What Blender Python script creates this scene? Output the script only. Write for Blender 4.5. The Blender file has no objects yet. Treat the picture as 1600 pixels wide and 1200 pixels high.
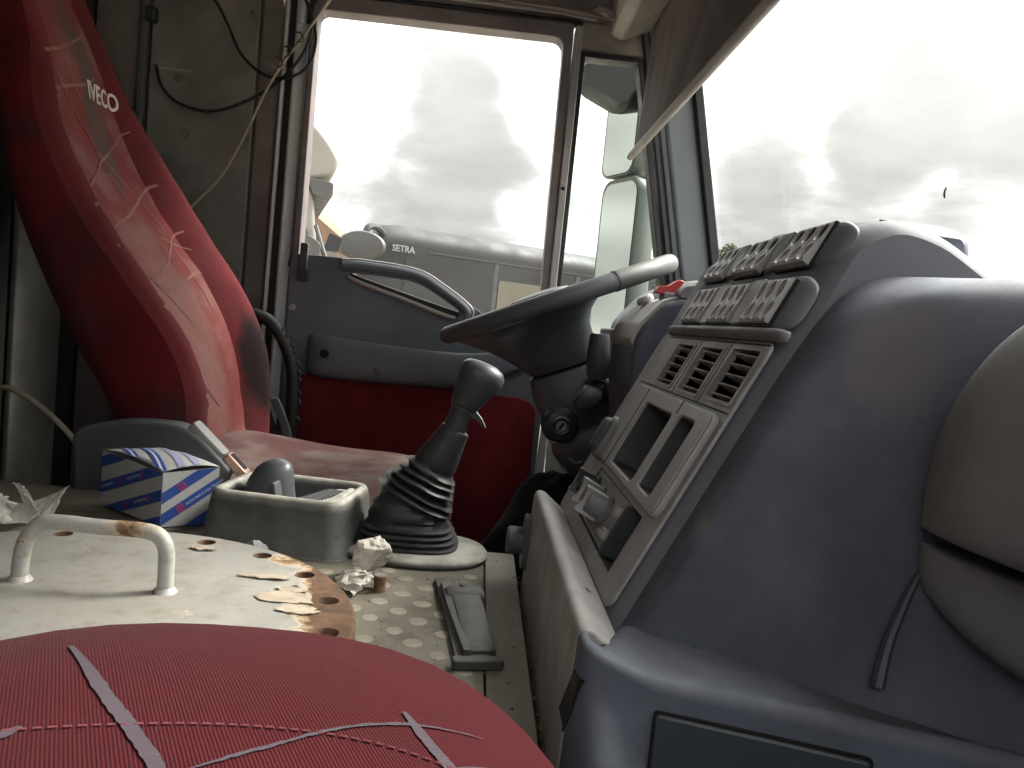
import bpy, bmesh, math, random
from mathutils import Vector, Matrix
R = math.radians
rnd = random.Random(7)
scene = bpy.context.scene
COL = scene.collection

# ------------------------------------------------------------------ camera
H_EYE = 0.32          # eye height above the engine cover (z = 0)
YAW, PITCH, ROLL, FOC = R(2.5), R(4.3), R(5.7), 1256.0 / 1600.0
fw = Vector((math.sin(YAW) * math.cos(PITCH), math.cos(YAW) * math.cos(PITCH), -math.sin(PITCH)))
r0 = Vector((math.cos(YAW), -math.sin(YAW), 0)); u0 = r0.cross(fw)
cr = r0 * math.cos(ROLL) + u0 * math.sin(ROLL)
cu = -r0 * math.sin(ROLL) + u0 * math.cos(ROLL)
cam_d = bpy.data.cameras.new('camera'); cam = bpy.data.objects.new('camera', cam_d); COL.objects.link(cam)
cam.matrix_world = Matrix(((cr.x, cu.x, -fw.x, 0), (cr.y, cu.y, -fw.y, 0), (cr.z, cu.z, -fw.z, H_EYE), (0, 0, 0, 1)))
cam_d.sensor_width = 36; cam_d.lens = FOC * 36; cam_d.clip_start = 0.02; cam_d.clip_end = 2000
scene.camera = cam

# ------------------------------------------------------------------ sky, sun, exposure
SKY_GREY, SKY_THIN, SKY_ZENITH, SKY_GLOW = 1.85, 1.7, 3.6, 7.0
SUN_EL, SUN_AZ = 42.0, 62.0      # sun_az: degrees from +Y (truck left) towards +X (truck front)
world = bpy.data.worlds.new('World'); scene.world = world; world.use_nodes = True
wt = world.node_tree; wt.nodes.clear()
def wn(t, **k):
    n = wt.nodes.new(t)
    for a, b in k.items(): setattr(n, a, b)
    return n
def wmath(op, a, b=None, clamp=False):
    n = wn('ShaderNodeMath', operation=op, use_clamp=clamp)
    for i, v in enumerate((a, b)):
        if v is None: continue
        if isinstance(v, (int, float)): n.inputs[i].default_value = v
        else: wt.links.new(v, n.inputs[i])
    return n.outputs[0]
def wramp(v, a, b, lo=0.0, hi=1.0):
    n = wn('ShaderNodeMapRange', interpolation_type='SMOOTHSTEP')
    wt.links.new(v, n.inputs[0])
    for i, x in enumerate((a, b, lo, hi)): n.inputs[i + 1].default_value = x
    return n.outputs[0]
out = wn('ShaderNodeOutputWorld'); bg = wn('ShaderNodeBackground'); bg.inputs[1].default_value = 0.1
sky = wn('ShaderNodeTexSky', sky_type='NISHITA', sun_disc=False, sun_elevation=R(SUN_EL), sun_rotation=R(SUN_AZ), air_density=1.0, dust_density=2.0, ozone_density=1.0)
tc = wn('ShaderNodeTexCoord'); sep = wn('ShaderNodeSeparateXYZ'); wt.links.new(tc.outputs['Generated'], sep.inputs[0])
zz = wmath('ADD', wmath('MAXIMUM', sep.outputs[2], 0.0), 0.22)
cmb = wn('ShaderNodeCombineXYZ')
wt.links.new(wmath('DIVIDE', sep.outputs[0], zz), cmb.inputs[0]); wt.links.new(wmath('DIVIDE', sep.outputs[1], zz), cmb.inputs[1])
def wnoise(scale, detail, rough, dist=0.0, off=(0, 0, 0)):
    mp = wn('ShaderNodeMapping'); mp.inputs['Location'].default_value = off
    wt.links.new(cmb.outputs[0], mp.inputs[0])
    n = wn('ShaderNodeTexNoise'); wt.links.new(mp.outputs[0], n.inputs['Vector'])
    n.inputs['Scale'].default_value = scale; n.inputs['Detail'].default_value = detail
    n.inputs['Roughness'].default_value = rough; n.inputs['Distortion'].default_value = dist
    return n.outputs[0]
big = wnoise(0.85, 7, 0.56, 0.25, (3.1, 1.2, 0))
fine = wnoise(2.6, 7, 0.6, 0.2, (0.4, 2.0, 0))
gap = wnoise(0.7, 4, 0.5, 0.0, (7.0, 4.0, 0))
cover = wramp(gap, 0.62, 0.75, 1.0, 0.55)                # thin places let the blue through
dens = wmath('ADD', wmath('ADD', wmath('MULTIPLY', big, 0.75), wmath('MULTIPLY', fine, 0.55)), -0.13)
# heavier cloud masses: unit directions, angular half-size, weight
def blob(d, size, w):
    v = Vector(d).normalized()
    n = wn('ShaderNodeVectorMath', operation='DOT_PRODUCT')
    wt.links.new(tc.outputs['Generated'], n.inputs[0]); n.inputs[1].default_value = v
    return wramp(n.outputs['Value'], math.cos(R(size)), math.cos(R(size * 0.3)), 0.0, w)
BLOBS = [((-0.069, 0.953, 0.296), 4.5, 0.13), ((-0.058, 0.967, 0.250), 5.5, 0.17), ((-0.045, 0.978, 0.205), 6.0, 0.19), ((-0.132, 0.982, 0.125), 5.5, 0.13), ((-0.071, 0.989, 0.125), 6, 0.14), ((0.008, 0.988, 0.150), 5.5, 0.13), ((-0.052, 0.994, 0.08), 7, 0.12),
         ((-0.168, 0.952, 0.256), 5.5, -0.22), ((0.045, 0.963, 0.262), 4.2, -0.22), ((-0.096, 0.981, 0.171), 1.6, -0.16), ((0.016, 0.990, 0.140), 1.5, -0.10), ((0.085, 0.968, 0.236), 5, -0.12),
         ((0.303, 0.932, 0.201), 4.0, 0.20), ((0.419, 0.867, 0.262), 5.0, 0.34), ((0.413, 0.877, 0.235), 4.5, 0.18), ((0.468, 0.836, 0.290), 5, 0.30), ((0.515, 0.822, 0.262), 5, 0.28), ((0.291, 0.945, 0.148), 5, 0.13), ((0.36, 0.928, 0.135), 5, 0.13), ((0.513, 0.834, 0.19), 4.5, 0.10), ((0.43, 0.89, 0.12), 7, 0.11),
         ((0.342, 0.884, 0.325), 6.5, -0.20), ((0.356, 0.921, 0.178), 3.0, -0.10), ((0.448, 0.871, 0.208), 3.2, -0.12), ((0.49, 0.804, 0.345), 4, -0.14)]
for b in BLOBS: dens = wmath('ADD', dens, blob(*b))
lit = wramp(dens, 0.36, 0.84, 1.0, 0.0)      # 0: heavy grey belly, 1: thin bright cloud
base = wmath('ADD', 1.0, wmath('ADD', wmath('MULTIPLY', lit, 0.55), wmath('MULTIPLY', wmath('POWER', lit, 3.0), SKY_THIN)))
el = wmath('MAXIMUM', sep.outputs[2], 0.0)
base = wmath('MULTIPLY', base, wmath('ADD', 1.0, wmath('MULTIPLY', wmath('POWER', el, 1.5), SKY_ZENITH)))      # overcast sky: brighter overhead
sdir = Vector((math.sin(R(SUN_AZ)) * math.cos(R(SUN_EL)), math.cos(R(SUN_AZ)) * math.cos(R(SUN_EL)), math.sin(R(SUN_EL))))
dsun = wn('ShaderNodeVectorMath', operation='DOT_PRODUCT'); wt.links.new(tc.outputs['Generated'], dsun.inputs[0]); dsun.inputs[1].default_value = sdir
glow = wmath('POWER', wmath('MAXIMUM', dsun.outputs['Value'], 0.0), 18.0)                                       # cloud lit up round the hidden sun
base = wmath('MULTIPLY', base, wmath('ADD', 1.0, wmath('MULTIPLY', glow, SKY_GLOW)))
rad = wmath('MULTIPLY', base, wmath('MULTIPLY', SKY_GREY, wramp(fine, 0.3, 0.7, 1.10, 0.90)))
ccol = wn('ShaderNodeCombineColor')
wt.links.new(rad, ccol.inputs[0]); wt.links.new(wmath('MULTIPLY', rad, 1.0), ccol.inputs[1]); wt.links.new(wmath('MULTIPLY', rad, 0.985), ccol.inputs[2])
mixs = wn('ShaderNodeMix', data_type='RGBA'); wt.links.new(cover, mixs.inputs[0])
wt.links.new(sky.outputs[0], mixs.inputs[6]); wt.links.new(ccol.outputs[0], mixs.inputs[7])
wt.links.new(mixs.outputs[2], bg.inputs[0]); wt.links.new(bg.outputs[0], out.inputs[0])

sd = bpy.data.lights.new('sun', 'SUN'); sun = bpy.data.objects.new('sun', sd); COL.objects.link(sun)
sd.energy = 1.8; sd.angle = R(12); sd.color = (1.0, 0.94, 0.86)
sun.rotation_euler = sdir.to_track_quat('Z', 'Y').to_euler(); sun.location = sdir * 30
vs = scene.view_settings
vs.view_transform = 'Standard'; vs.look = 'None'; vs.exposure = 1.75; vs.gamma = 1.0; vs.use_curve_mapping = False
scene.render.engine = 'CYCLES'
cy = scene.cycles
cy.use_denoising = True; cy.max_bounces = 10; cy.diffuse_bounces = 5; cy.glossy_bounces = 4; cy.transmission_bounces = 6; cy.transparent_max_bounces = 12
cy.caustics_reflective = False; cy.caustics_refractive = False; cy.sample_clamp_indirect = 6.0

# ------------------------------------------------------------------ materials
MATS = {}
class NT:
    def __init__(s, name):
        s.m = bpy.data.materials.new(name); s.m.use_nodes = True; s.t = s.m.node_tree; s.t.nodes.clear()
        s.o = s.n('ShaderNodeOutputMaterial'); s.b = s.n('ShaderNodeBsdfPrincipled'); s.l(s.b.outputs[0], s.o.inputs[0])
        s.tc = s.n('ShaderNodeTexCoord')
    def n(s, t, **k):
        x = s.t.nodes.new(t)
        for a, b in k.items(): setattr(x, a, b)
        return x
    def l(s, a, b): s.t.links.new(a, b)
    def vec(s, scale=(1, 1, 1), loc=(0, 0, 0), rot=(0, 0, 0)):
        m = s.n('ShaderNodeMapping'); s.l(s.tc.outputs['Object'], m.inputs[0])
        m.inputs['Location'].default_value = loc; m.inputs['Scale'].default_value = scale; m.inputs['Rotation'].default_value = rot
        return m.outputs[0]
    def noise(s, scale, detail=4, rough=0.55, vec=None, dist=0.0):
        x = s.n('ShaderNodeTexNoise'); s.l(vec if vec is not None else s.vec(), x.inputs['Vector'])
        x.inputs['Scale'].default_value = scale; x.inputs['Detail'].default_value = detail; x.inputs['Roughness'].default_value = rough; x.inputs['Distortion'].default_value = dist
        return x.outputs[0]
    def ramp(s, v, a, b, lo=0.0, hi=1.0):
        x = s.n('ShaderNodeMapRange', interpolation_type='SMOOTHSTEP'); s.l(v, x.inputs[0])
        for i, q in enumerate((a, b, lo, hi)): x.inputs[i + 1].default_value = q
        return x.outputs[0]
    def math(s, op, a, b=None, clamp=False):
        x = s.n('ShaderNodeMath', operation=op, use_clamp=clamp)
        for i, v in enumerate((a, b)):
            if v is None: continue
            if isinstance(v, (int, float)): x.inputs[i].default_value = v
            else: s.l(v, x.inputs[i])
        return x.outputs[0]
    def mix(s, f, a, b):
        x = s.n('ShaderNodeMix', data_type='RGBA')
        for i, v in ((0, f), (6, a), (7, b)):
            if isinstance(v, (int, float)): x.inputs[i].default_value = v
            elif isinstance(v, tuple): x.inputs[i].default_value = (*v, 1)
            else: s.l(v, x.inputs[i])
        return x.outputs[2]
    def up(s):
        g = s.n('ShaderNodeNewGeometry'); q = s.n('ShaderNodeSeparateXYZ'); s.l(g.outputs['Normal'], q.inputs[0]); return q.outputs[2]
    def bump(s, h, strength, dist=0.002, prev=None):
        x = s.n('ShaderNodeBump'); x.inputs['Strength'].default_value = strength; x.inputs['Distance'].default_value = dist
        s.l(h, x.inputs['Height'])
        if prev is not None: s.l(prev, x.inputs['Normal'])
        return x.outputs[0]
    def set(s, **k):
        for a, v in k.items():
            i = s.b.inputs[a.replace('_', ' ')]
            if isinstance(v, tuple): i.default_value = (*v, 1)
            elif isinstance(v, (int, float)): i.default_value = v
            else: s.l(v, i)
        return s
def tint(c, f): return tuple(x * f for x in c)
def mplastic(name, col, rough=0.5, var=0.18, vscale=9, grain=0.25, gscale=900, dust=None, dustamt=0.0, spec=0.4, metallic=0.0, scuff=0.0, coat=0.0, marks=()):
    """moulded plastic / paint / rubber: uneven tone, fine grain, settled dust and scuffs"""
    t = NT(name)
    base = t.mix(t.ramp(t.noise(vscale, 5, 0.6), 0.3, 0.7), tint(col, 1 - var), tint(col, 1 + var))
    if dust:
        f = t.math('MULTIPLY', t.ramp(t.up(), -0.1, 0.95), t.ramp(t.noise(vscale * 2.3, 6, 0.65), 0.25, 0.75, 0.35, 1.0))
        base = t.mix(t.math('MULTIPLY', f, dustamt), base, dust)
    if scuff:
        sc = t.ramp(t.noise(30, 8, 0.7, t.vec((1, 1, 0.35)), 1.2), 0.60, 0.75)
        base = t.mix(t.math('MULTIPLY', sc, scuff), base, dust or tint(col, 2.0))
    for c_, r_, colr, amt in marks:
        vm = t.n('ShaderNodeVectorMath', operation='SUBTRACT'); t.l(t.tc.outputs['Object'], vm.inputs[0]); vm.inputs[1].default_value = c_
        vd = t.n('ShaderNodeVectorMath', operation='DIVIDE'); t.l(vm.outputs[0], vd.inputs[0]); vd.inputs[1].default_value = r_
        ln = t.n('ShaderNodeVectorMath', operation='LENGTH'); t.l(vd.outputs[0], ln.inputs[0])
        e = t.math('ADD', ln.outputs['Value'], t.math('MULTIPLY', t.math('SUBTRACT', t.noise(22, 7, 0.7), 0.5), 1.6))
        base = t.mix(t.ramp(e, 0.55, 1.15, amt, 0.0), base, colr)
    rg = t.ramp(t.noise(vscale * 1.7, 5, 0.6), 0.3, 0.7, max(0.05, rough - 0.1), min(1, rough + 0.12))
    t.set(Base_Color=base, Roughness=rg, Metallic=metallic, Specular_IOR_Level=spec)
    if coat: t.set(Coat_Weight=coat, Coat_Roughness=0.15)
    if grain: t.set(Normal=t.bump(t.noise(gscale, 2, 0.5), grain, 0.0004, t.bump(t.noise(14, 3, 0.5), 0.10, 0.004)))
    MATS[name] = t.m; return t.m

DUST = (0.36, 0.325, 0.27)
mplastic('dash_grey', (0.152, 0.1536, 0.1632), 0.52, 0.16, 12, grain=0.45, gscale=1400, dust=(0.24, 0.225, 0.2), dustamt=0.22, scuff=0.12)
mplastic('dash_blue', (0.0841, 0.094, 0.1214), 0.60, 0.22, 11, grain=0.5, gscale=1400, spec=0.2, dust=(0.26, 0.25, 0.24), dustamt=0.28, scuff=0.16, marks=[((-0.005, -0.14, 0.125), (0.035, 0.04, 0.055), (0.15, 0.13, 0.11), 0.55), ((-0.16, -0.09, -0.065), (0.02, 0.02, 0.016), (0.17, 0.16, 0.15), 0.6), ((-0.12, -0.10, -0.02), (0.012, 0.012, 0.01), (0.2, 0.19, 0.17), 0.6)])
mplastic('pad_grey', (0.2063, 0.2075, 0.21), 0.6, 0.16, 9, grain=0.5, gscale=1300, spec=0.25, dust=(0.27, 0.265, 0.255), dustamt=0.3, scuff=0.25)
mplastic('stack_grey', (0.1287, 0.1326, 0.1482), 0.62, 0.10, 7, spec=0.2, dust=(0.20, 0.195, 0.185), dustamt=0.22, scuff=0.12)
mplastic('dash_dusty', (0.2829, 0.2706, 0.264), 0.6, 0.22, 14, grain=0.4, dust=(0.34, 0.32, 0.295), dustamt=0.40, scuff=0.25)
mplastic('dash_light', (0.3083, 0.3018, 0.2965), 0.5, 0.10, 6, dust=(0.42, 0.41, 0.39), dustamt=0.3, scuff=0.18)
mplastic('lid_blue', (0.0432, 0.0522, 0.0612), 0.45, 0.15, 6, dust=(0.25, 0.25, 0.24), dustamt=0.12, scuff=0.06)
mplastic('dark_grey', (0.0828, 0.0902, 0.0975), 0.5, 0.18, 6, dust=(0.24, 0.23, 0.21), dustamt=0.22, scuff=0.08)
mplastic('door_grey', (0.1232, 0.1445, 0.1679), 0.5, 0.16, 5, dust=(0.26, 0.25, 0.24), dustamt=0.28, scuff=0.12)
mplastic('black_plastic', (0.0414, 0.0448, 0.0483), 0.42, 0.2, 9, dust=(0.2, 0.19, 0.17), dustamt=0.12)
mplastic('black_rubber', (0.0213, 0.0224, 0.0235), 0.5, 0.25, 14, dust=(0.25, 0.235, 0.21), dustamt=0.07, scuff=0.04)
mplastic('void_black', (0.006, 0.006, 0.006), 0.8, 0.1, grain=0)
mplastic('tray_grey', (0.0265, 0.0306, 0.0347), 0.5, 0.12, 10, dust=(0.54, 0.51, 0.44), dustamt=0.95, scuff=0.03)
mplastic('clip_grey', (0.055, 0.058, 0.056), 0.55, 0.15, 18, dust=(0.30, 0.29, 0.26), dustamt=0.32, scuff=0.1)
mplastic('wheel_grey', (0.075, 0.081, 0.0885), 0.46, 0.12, 8, grain=0.12, dust=(0.25, 0.24, 0.22), dustamt=0.12)
mplastic('wheel_rim', (0.052, 0.0546, 0.0533), 0.60, 0.12, 8, grain=0.12, dust=(0.30, 0.29, 0.27), dustamt=0.25)
mplastic('jamb_paint', (0.72, 0.76, 0.74), 0.32, 0.08, 7, grain=0.05, dust=DUST, dustamt=0.15, scuff=0.10, coat=0.3)
mplastic('frame_brown', (0.1878, 0.1618, 0.1561), 0.5, 0.15, 9, dust=DUST, dustamt=0.25)
mplastic('trim_beige', (0.348, 0.318, 0.282), 0.6, 0.15, 8, dust=DUST, dustamt=0.2, scuff=0.15)
mplastic('divider_grey', (0.40, 0.385, 0.385), 0.4, 0.1, 9, dust=DUST, dustamt=0.1)
mplastic('roof_brown', (0.2448, 0.2142, 0.1897), 0.8, 0.2, 7, scuff=0.2, dust=DUST)
mplastic('pillar_grey', (0.145, 0.165, 0.178), 0.5, 0.08, 6, dust=DUST, dustamt=0.10)
mplastic('wall_grey', (0.207, 0.198, 0.18), 0.75, 0.25, 6, grain=0.3, scuff=0.22, dust=(0.16, 0.145, 0.12))
mplastic('wall_shaded', (0.03, 0.03, 0.0285), 0.8, 0.25, 6, grain=0.3)  # wall grey darkened: the rear wall's shade is put into the colour
mplastic('wall_brown', (0.1944, 0.1656, 0.1526), 0.75, 0.22, 7, grain=0.3, scuff=0.18, dust=(0.2, 0.18, 0.15))
mplastic('cream_wire', (0.36, 0.31, 0.24), 0.5, 0.15, 20, grain=0)
mplastic('steel', (0.46, 0.45, 0.43), 0.35, 0.2, 30, metallic=1.0, grain=0.1)
mplastic('copper_tone', (0.55, 0.36, 0.30), 0.4, 0.2, 30, metallic=0.8, grain=0.1)
mplastic('rust_nut', (0.20, 0.12, 0.075), 0.7, 0.4, 80, metallic=0.3)
mplastic('red_plastic', (0.36, 0.035, 0.03), 0.4, 0.12, 12, dust=DUST, dustamt=0.15)
mplastic('truck_cream', (0.20, 0.193, 0.17), 0.45, 0.08, 3, grain=0, dust=DUST, dustamt=0.12)
mplastic('truck_grey', (0.05,0.05,0.048), 0.5, 0.15, 4, grain=0)
mplastic('bus_dark', (0.0102, 0.0105, 0.0124), 0.6, 0.10, 1.2, grain=0)
mplastic('bus_beige', (0.092, 0.0872, 0.06), 0.5, 0.10, 1.5, grain=0)
mplastic('bus_print', (0.2,0.205,0.21), 0.5, 0.1, 4, grain=0)
mplastic('hut_tile', (0.15, 0.092, 0.058), 0.8, 0.15, 2, grain=0)
mplastic('hut_white', (0.30, 0.29, 0.28), 0.8, 0.06, 2, grain=0)
mplastic('sign_yellow', (0.22, 0.152, 0.02), 0.6, 0.1, 4, grain=0)
mplastic('mirror_shell', (0.0701, 0.0829, 0.0746), 0.45, 0.08, 5, grain=0.1)
mplastic('mirror_dark', (0.012, 0.013, 0.014), 0.5, 0.1, 6, grain=0.1)
mplastic('ground_dirt', (0.30, 0.27, 0.225), 0.95, 0.25, 0.5, grain=0)
mplastic('bark', (0.10, 0.08, 0.06), 0.9, 0.3, 5, grain=0)
mplastic('leaf', (0.055, 0.085, 0.035), 0.7, 0.35, 1.3, grain=0)
mplastic('letter_cream', (0.70, 0.62, 0.56), 0.7, 0.1, 40, grain=0.2)

def mglass(name, film, tintc=(0.95, 0.95, 0.94)):
    """thin pane with a film of dust, added for a hazy veil of glare: mostly clear, some scattered light, a surface reflection"""
    t = NT(name); t.t.nodes.remove(t.b)
    tr = t.n('ShaderNodeBsdfTransparent'); tr.inputs[0].default_value = (*tintc, 1)
    df = t.n('ShaderNodeBsdfDiffuse'); df.inputs[0].default_value = (0.75, 0.74, 0.71, 1)
    tl = t.n('ShaderNodeBsdfTranslucent'); tl.inputs[0].default_value = (0.75, 0.74, 0.71, 1)
    a = t.n('ShaderNodeMixShader'); a.inputs[0].default_value = 0.6; t.l(df.outputs[0], a.inputs[1]); t.l(tl.outputs[0], a.inputs[2])
    b = t.n('ShaderNodeMixShader'); t.l(t.ramp(t.noise(3.0, 6, 0.65), 0.3, 0.75, film * 0.6, film * 1.5), b.inputs[0])
    t.l(tr.outputs[0], b.inputs[1]); t.l(a.outputs[0], b.inputs[2])
    g = t.n('ShaderNodeBsdfGlossy'); g.inputs['Roughness'].default_value = 0.0
    lw = t.n('ShaderNodeLayerWeight'); lw.inputs[0].default_value = 0.5
    fr = t.math('ADD', t.math('MULTIPLY', t.math('POWER', lw.outputs['Facing'], 5.0), 0.45), 0.004)
    c = t.n('ShaderNodeMixShader'); t.l(fr, c.inputs[0]); t.l(b.outputs[0], c.inputs[1]); t.l(g.outputs[0], c.inputs[2])
    t.l(c.outputs[0], t.o.inputs[0]); MATS[name] = t.m
mglass('door_glass', 0.012); mglass('quarter_glass', 0.006, (0.92, 0.95, 0.925)); mglass('screen_glass', 0.005, (0.97, 0.975, 0.96))

def mmirror():
    t = NT('mirror_glass'); t.set(Base_Color=(0.40, 0.41, 0.385), Metallic=1.0, Roughness=0.10); MATS['mirror_glass'] = t.m
mmirror()

def mfabric(name, col, dirt, dirtamt, rib=900, ribamt=0.10, grime=0.0, stains=(), ribb=0.25, ribrot=(23, 29, 52)):
    t = NT(name)
    base = t.mix(t.ramp(t.noise(7, 6, 0.6), 0.3, 0.7), tint(col, 0.82), tint(col, 1.15))
    base = t.mix(t.math('MULTIPLY', t.ramp(t.noise(9, 6, 0.62), 0.42, 0.68), dirtamt), base, dirt)
    w = t.n('ShaderNodeTexWave', wave_type='BANDS', bands_direction='X'); t.l(t.vec((1, 1, 1), rot=tuple(R(a) for a in ribrot)), w.inputs[0])
    w.inputs['Scale'].default_value = rib / 6.28; w.inputs['Distortion'].default_value = 0.6; w.inputs['Detail'].default_value = 1
    base = t.mix(t.math('MULTIPLY', w.outputs[1], ribamt), base, tint(col, 1.4))
    if grime:
        base = t.mix(t.math('MULTIPLY', t.ramp(t.noise(5, 4, 0.5, t.vec((1, 1, 0.6), (0.3, 0.2, 0))), 0.52, 0.72), grime), base, (0.05, 0.048, 0.046))
    for c_, r_, colr, amt in stains:
        vm = t.n('ShaderNodeVectorMath', operation='SUBTRACT'); t.l(t.tc.outputs['Object'], vm.inputs[0]); vm.inputs[1].default_value = c_
        vd = t.n('ShaderNodeVectorMath', operation='DIVIDE'); t.l(vm.outputs[0], vd.inputs[0]); vd.inputs[1].default_value = r_
        ln = t.n('ShaderNodeVectorMath', operation='LENGTH'); t.l(vd.outputs[0], ln.inputs[0])
        e = t.math('ADD', ln.outputs['Value'], t.math('MULTIPLY', t.math('SUBTRACT', t.noise(14, 5, 0.6), 0.5), 0.9))
        base = t.mix(t.ramp(e, 0.55, 1.05, amt, 0.0), base, colr)
    t.set(Base_Color=base, Roughness=0.92, Specular_IOR_Level=0.08, Sheen_Weight=0.03, Sheen_Roughness=0.5)
    t.set(Normal=t.bump(w.outputs[1], ribb, 0.0006, t.bump(t.noise(18, 4, 0.5), 0.15, 0.004)))
    MATS[name] = t.m
mfabric('red_insert', (0.2, 0.048, 0.046), (0.26, 0.165, 0.14), 0.55, stains=[((-0.26, 0.03, 0.74), (0.2, 0.045, 0.26), (0.10, 0.085, 0.075), 0.75), ((-0.03, -0.02, 0.30), (0.2, 0.11, 0.26), (0.30, 0.17, 0.145), 0.5)])
mfabric('red_bolster', (0.1372, 0.0231, 0.0259), (0.075, 0.03, 0.03), 0.35, ribamt=0.03, grime=0.30, stains=[((0.045, 0.185, 0.24), (0.075, 0.075, 0.14), (0.013, 0.012, 0.012), 0.93), ((0.06, 0.12, 0.16), (0.05, 0.06, 0.12), (0.05, 0.03, 0.03), 0.7)])
mfabric('red_side', (0.1125, 0.012, 0.0165), (0.035, 0.02, 0.02), 0.6, ribamt=0.03, grime=0.4)
mfabric('red_cushion', (0.17, 0.085, 0.078), (0.25, 0.20, 0.178), 1.0, grime=0.10)
mfabric('red_front', (0.0459, 0.0048, 0.0066), (0.028, 0.0045, 0.0062), 0.35, rib=1450, ribamt=0.5, ribb=0.6, ribrot=(0, 0, -27))
mfabric('red_door', (0.17, 0.022, 0.03), (0.06, 0.010, 0.013), 0.4)
mfabric('grey_yarn', (0.060, 0.048, 0.058), (0.055, 0.028, 0.036), 0.6, rib=1700, ribamt=0.5)
mfabric('cream_yarn', (0.27, 0.135, 0.115), (0.20, 0.085, 0.075), 0.5, rib=2600)
mfabric('pink_stitch', (0.16, 0.05, 0.058), (0.09, 0.03, 0.035), 0.5, rib=2600)
mfabric('visor_cloth', (0.1683, 0.1485, 0.1465), (0.20, 0.192, 0.188), 0.6, rib=1800)
mfabric('dark_cloth', (0.016, 0.017, 0.018), (0.03, 0.03, 0.03), 0.5, rib=500)

def mpainted(name, paint, rust, thr, rx=None):
    """old chipped paint over rust; rx = (centre x, centre y, x0, x1): the paint is gone towards that rim"""
    t = NT(name)
    n1 = t.noise(16, 8, 0.66, dist=0.4); n2 = t.noise(60, 6, 0.6)
    v = t.math('ADD', t.math('MULTIPLY', n1, 0.75), t.math('MULTIPLY', n2, 0.25))
    if rx:
        q = t.n('ShaderNodeSeparateXYZ'); t.l(t.tc.outputs['Object'], q.inputs[0])
        rad = t.math('POWER', t.math('ADD', t.math('POWER', q.outputs[0], 2.0), t.math('POWER', q.outputs[1], 2.0)), 0.5)
        rim = t.math('MULTIPLY', t.ramp(rad, 0.185, 0.262), t.ramp(t.math('SUBTRACT', q.outputs[0], t.math('MULTIPLY', q.outputs[1], 0.42)), 0.02, 0.22))
        v = t.math('ADD', v, t.math('MULTIPLY', rim, 0.42))
        v = t.math('ADD', v, t.math('MULTIPLY', t.ramp(rad, 0.215, 0.255), 0.085))
    f = t.ramp(v, thr, thr + 0.018)
    halo = t.ramp(v, thr - 0.06, thr)
    pc = t.mix(t.ramp(t.noise(6, 6, 0.6), 0.3, 0.7), tint(paint, 0.86), tint(paint, 1.06))
    pc = t.mix(t.math('MULTIPLY', t.ramp(t.noise(38, 8, 0.7), 0.47, 0.68), 0.62), pc, (0.21, 0.165, 0.115))
    pc = t.mix(t.math('MULTIPLY', t.ramp(t.noise(4.5, 5, 0.6), 0.42, 0.66), 0.6), pc, (0.235, 0.235, 0.22))
    pc = t.mix(t.ramp(t.noise(95, 5, 0.7), 0.66, 0.74), pc, (0.075, 0.055, 0.038))
    pc = t.mix(t.math('MULTIPLY', halo, 0.5), pc, (0.62, 0.50, 0.36))
    under = t.ramp(v, thr + 0.03, thr + 0.055)
    rc = t.mix(t.ramp(t.noise(50, 6, 0.6), 0.3, 0.7), tint(rust, 0.6), tint(rust, 1.4))
    rc = t.mix(under, (0.33, 0.225, 0.125), rc)
    t.set(Base_Color=t.mix(f, pc, rc), Roughness=t.mix(f, (0.42, 0.42, 0.42), (0.9, 0.9, 0.9)))
    h = t.math('ADD', t.math('MULTIPLY', f, -1.0), t.math('MULTIPLY', t.noise(120, 5, 0.6), 0.25))
    t.set(Normal=t.bump(h, 0.5, 0.0012, t.bump(t.noise(12, 3, 0.5), 0.2, 0.004))); MATS[name] = t.m
mpainted('plate_paint', (0.325, 0.312, 0.278), (0.115, 0.062, 0.034), 0.69, rx=(0, 0))
mpainted('handle_paint', (0.45, 0.455, 0.43), (0.20, 0.12, 0.06), 0.56)
mpainted('flake_paint', (0.44, 0.37, 0.285), (0.28, 0.17, 0.09), 0.60)

def mcover():
    t = NT('cover_beige')
    a = t.mix(t.ramp(t.noise(5, 7, 0.65), 0.3, 0.7), (0.125, 0.11, 0.085), (0.212, 0.193, 0.155))
    a = t.mix(t.math('MULTIPLY', t.ramp(t.noise(26, 8, 0.7), 0.47, 0.70), 0.7), a, (0.085, 0.068, 0.048))
    a = t.mix(t.ramp(t.noise(190, 3, 0.6), 0.70, 0.78), a, (0.06, 0.05, 0.04))
    t.set(Base_Color=a, Roughness=0.8, Specular_IOR_Level=0.3, Normal=t.bump(t.noise(70, 6, 0.6), 0.3, 0.002)); MATS['cover_beige'] = t.m
    t = NT('cover_smooth')
    a = t.mix(t.ramp(t.noise(6, 6, 0.65), 0.3, 0.7), (0.23, 0.208, 0.168), (0.31, 0.287, 0.242))
    a = t.mix(t.ramp(t.noise(150, 3, 0.6), 0.70, 0.77), a, (0.07, 0.05, 0.03))
    t.set(Base_Color=a, Roughness=0.65, Normal=t.bump(t.noise(60, 4, 0.6), 0.12, 0.002)); MATS['cover_smooth'] = t.m
    t = NT('stud_beige')
    a = t.mix(t.ramp(t.noise(40, 6, 0.65), 0.3, 0.7), (0.20, 0.177, 0.132), (0.31, 0.28, 0.225))
    t.set(Base_Color=a, Roughness=0.7, Normal=t.bump(t.noise(90, 4, 0.6), 0.2, 0.001)); MATS['stud_beige'] = t.m
mcover()
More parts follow.
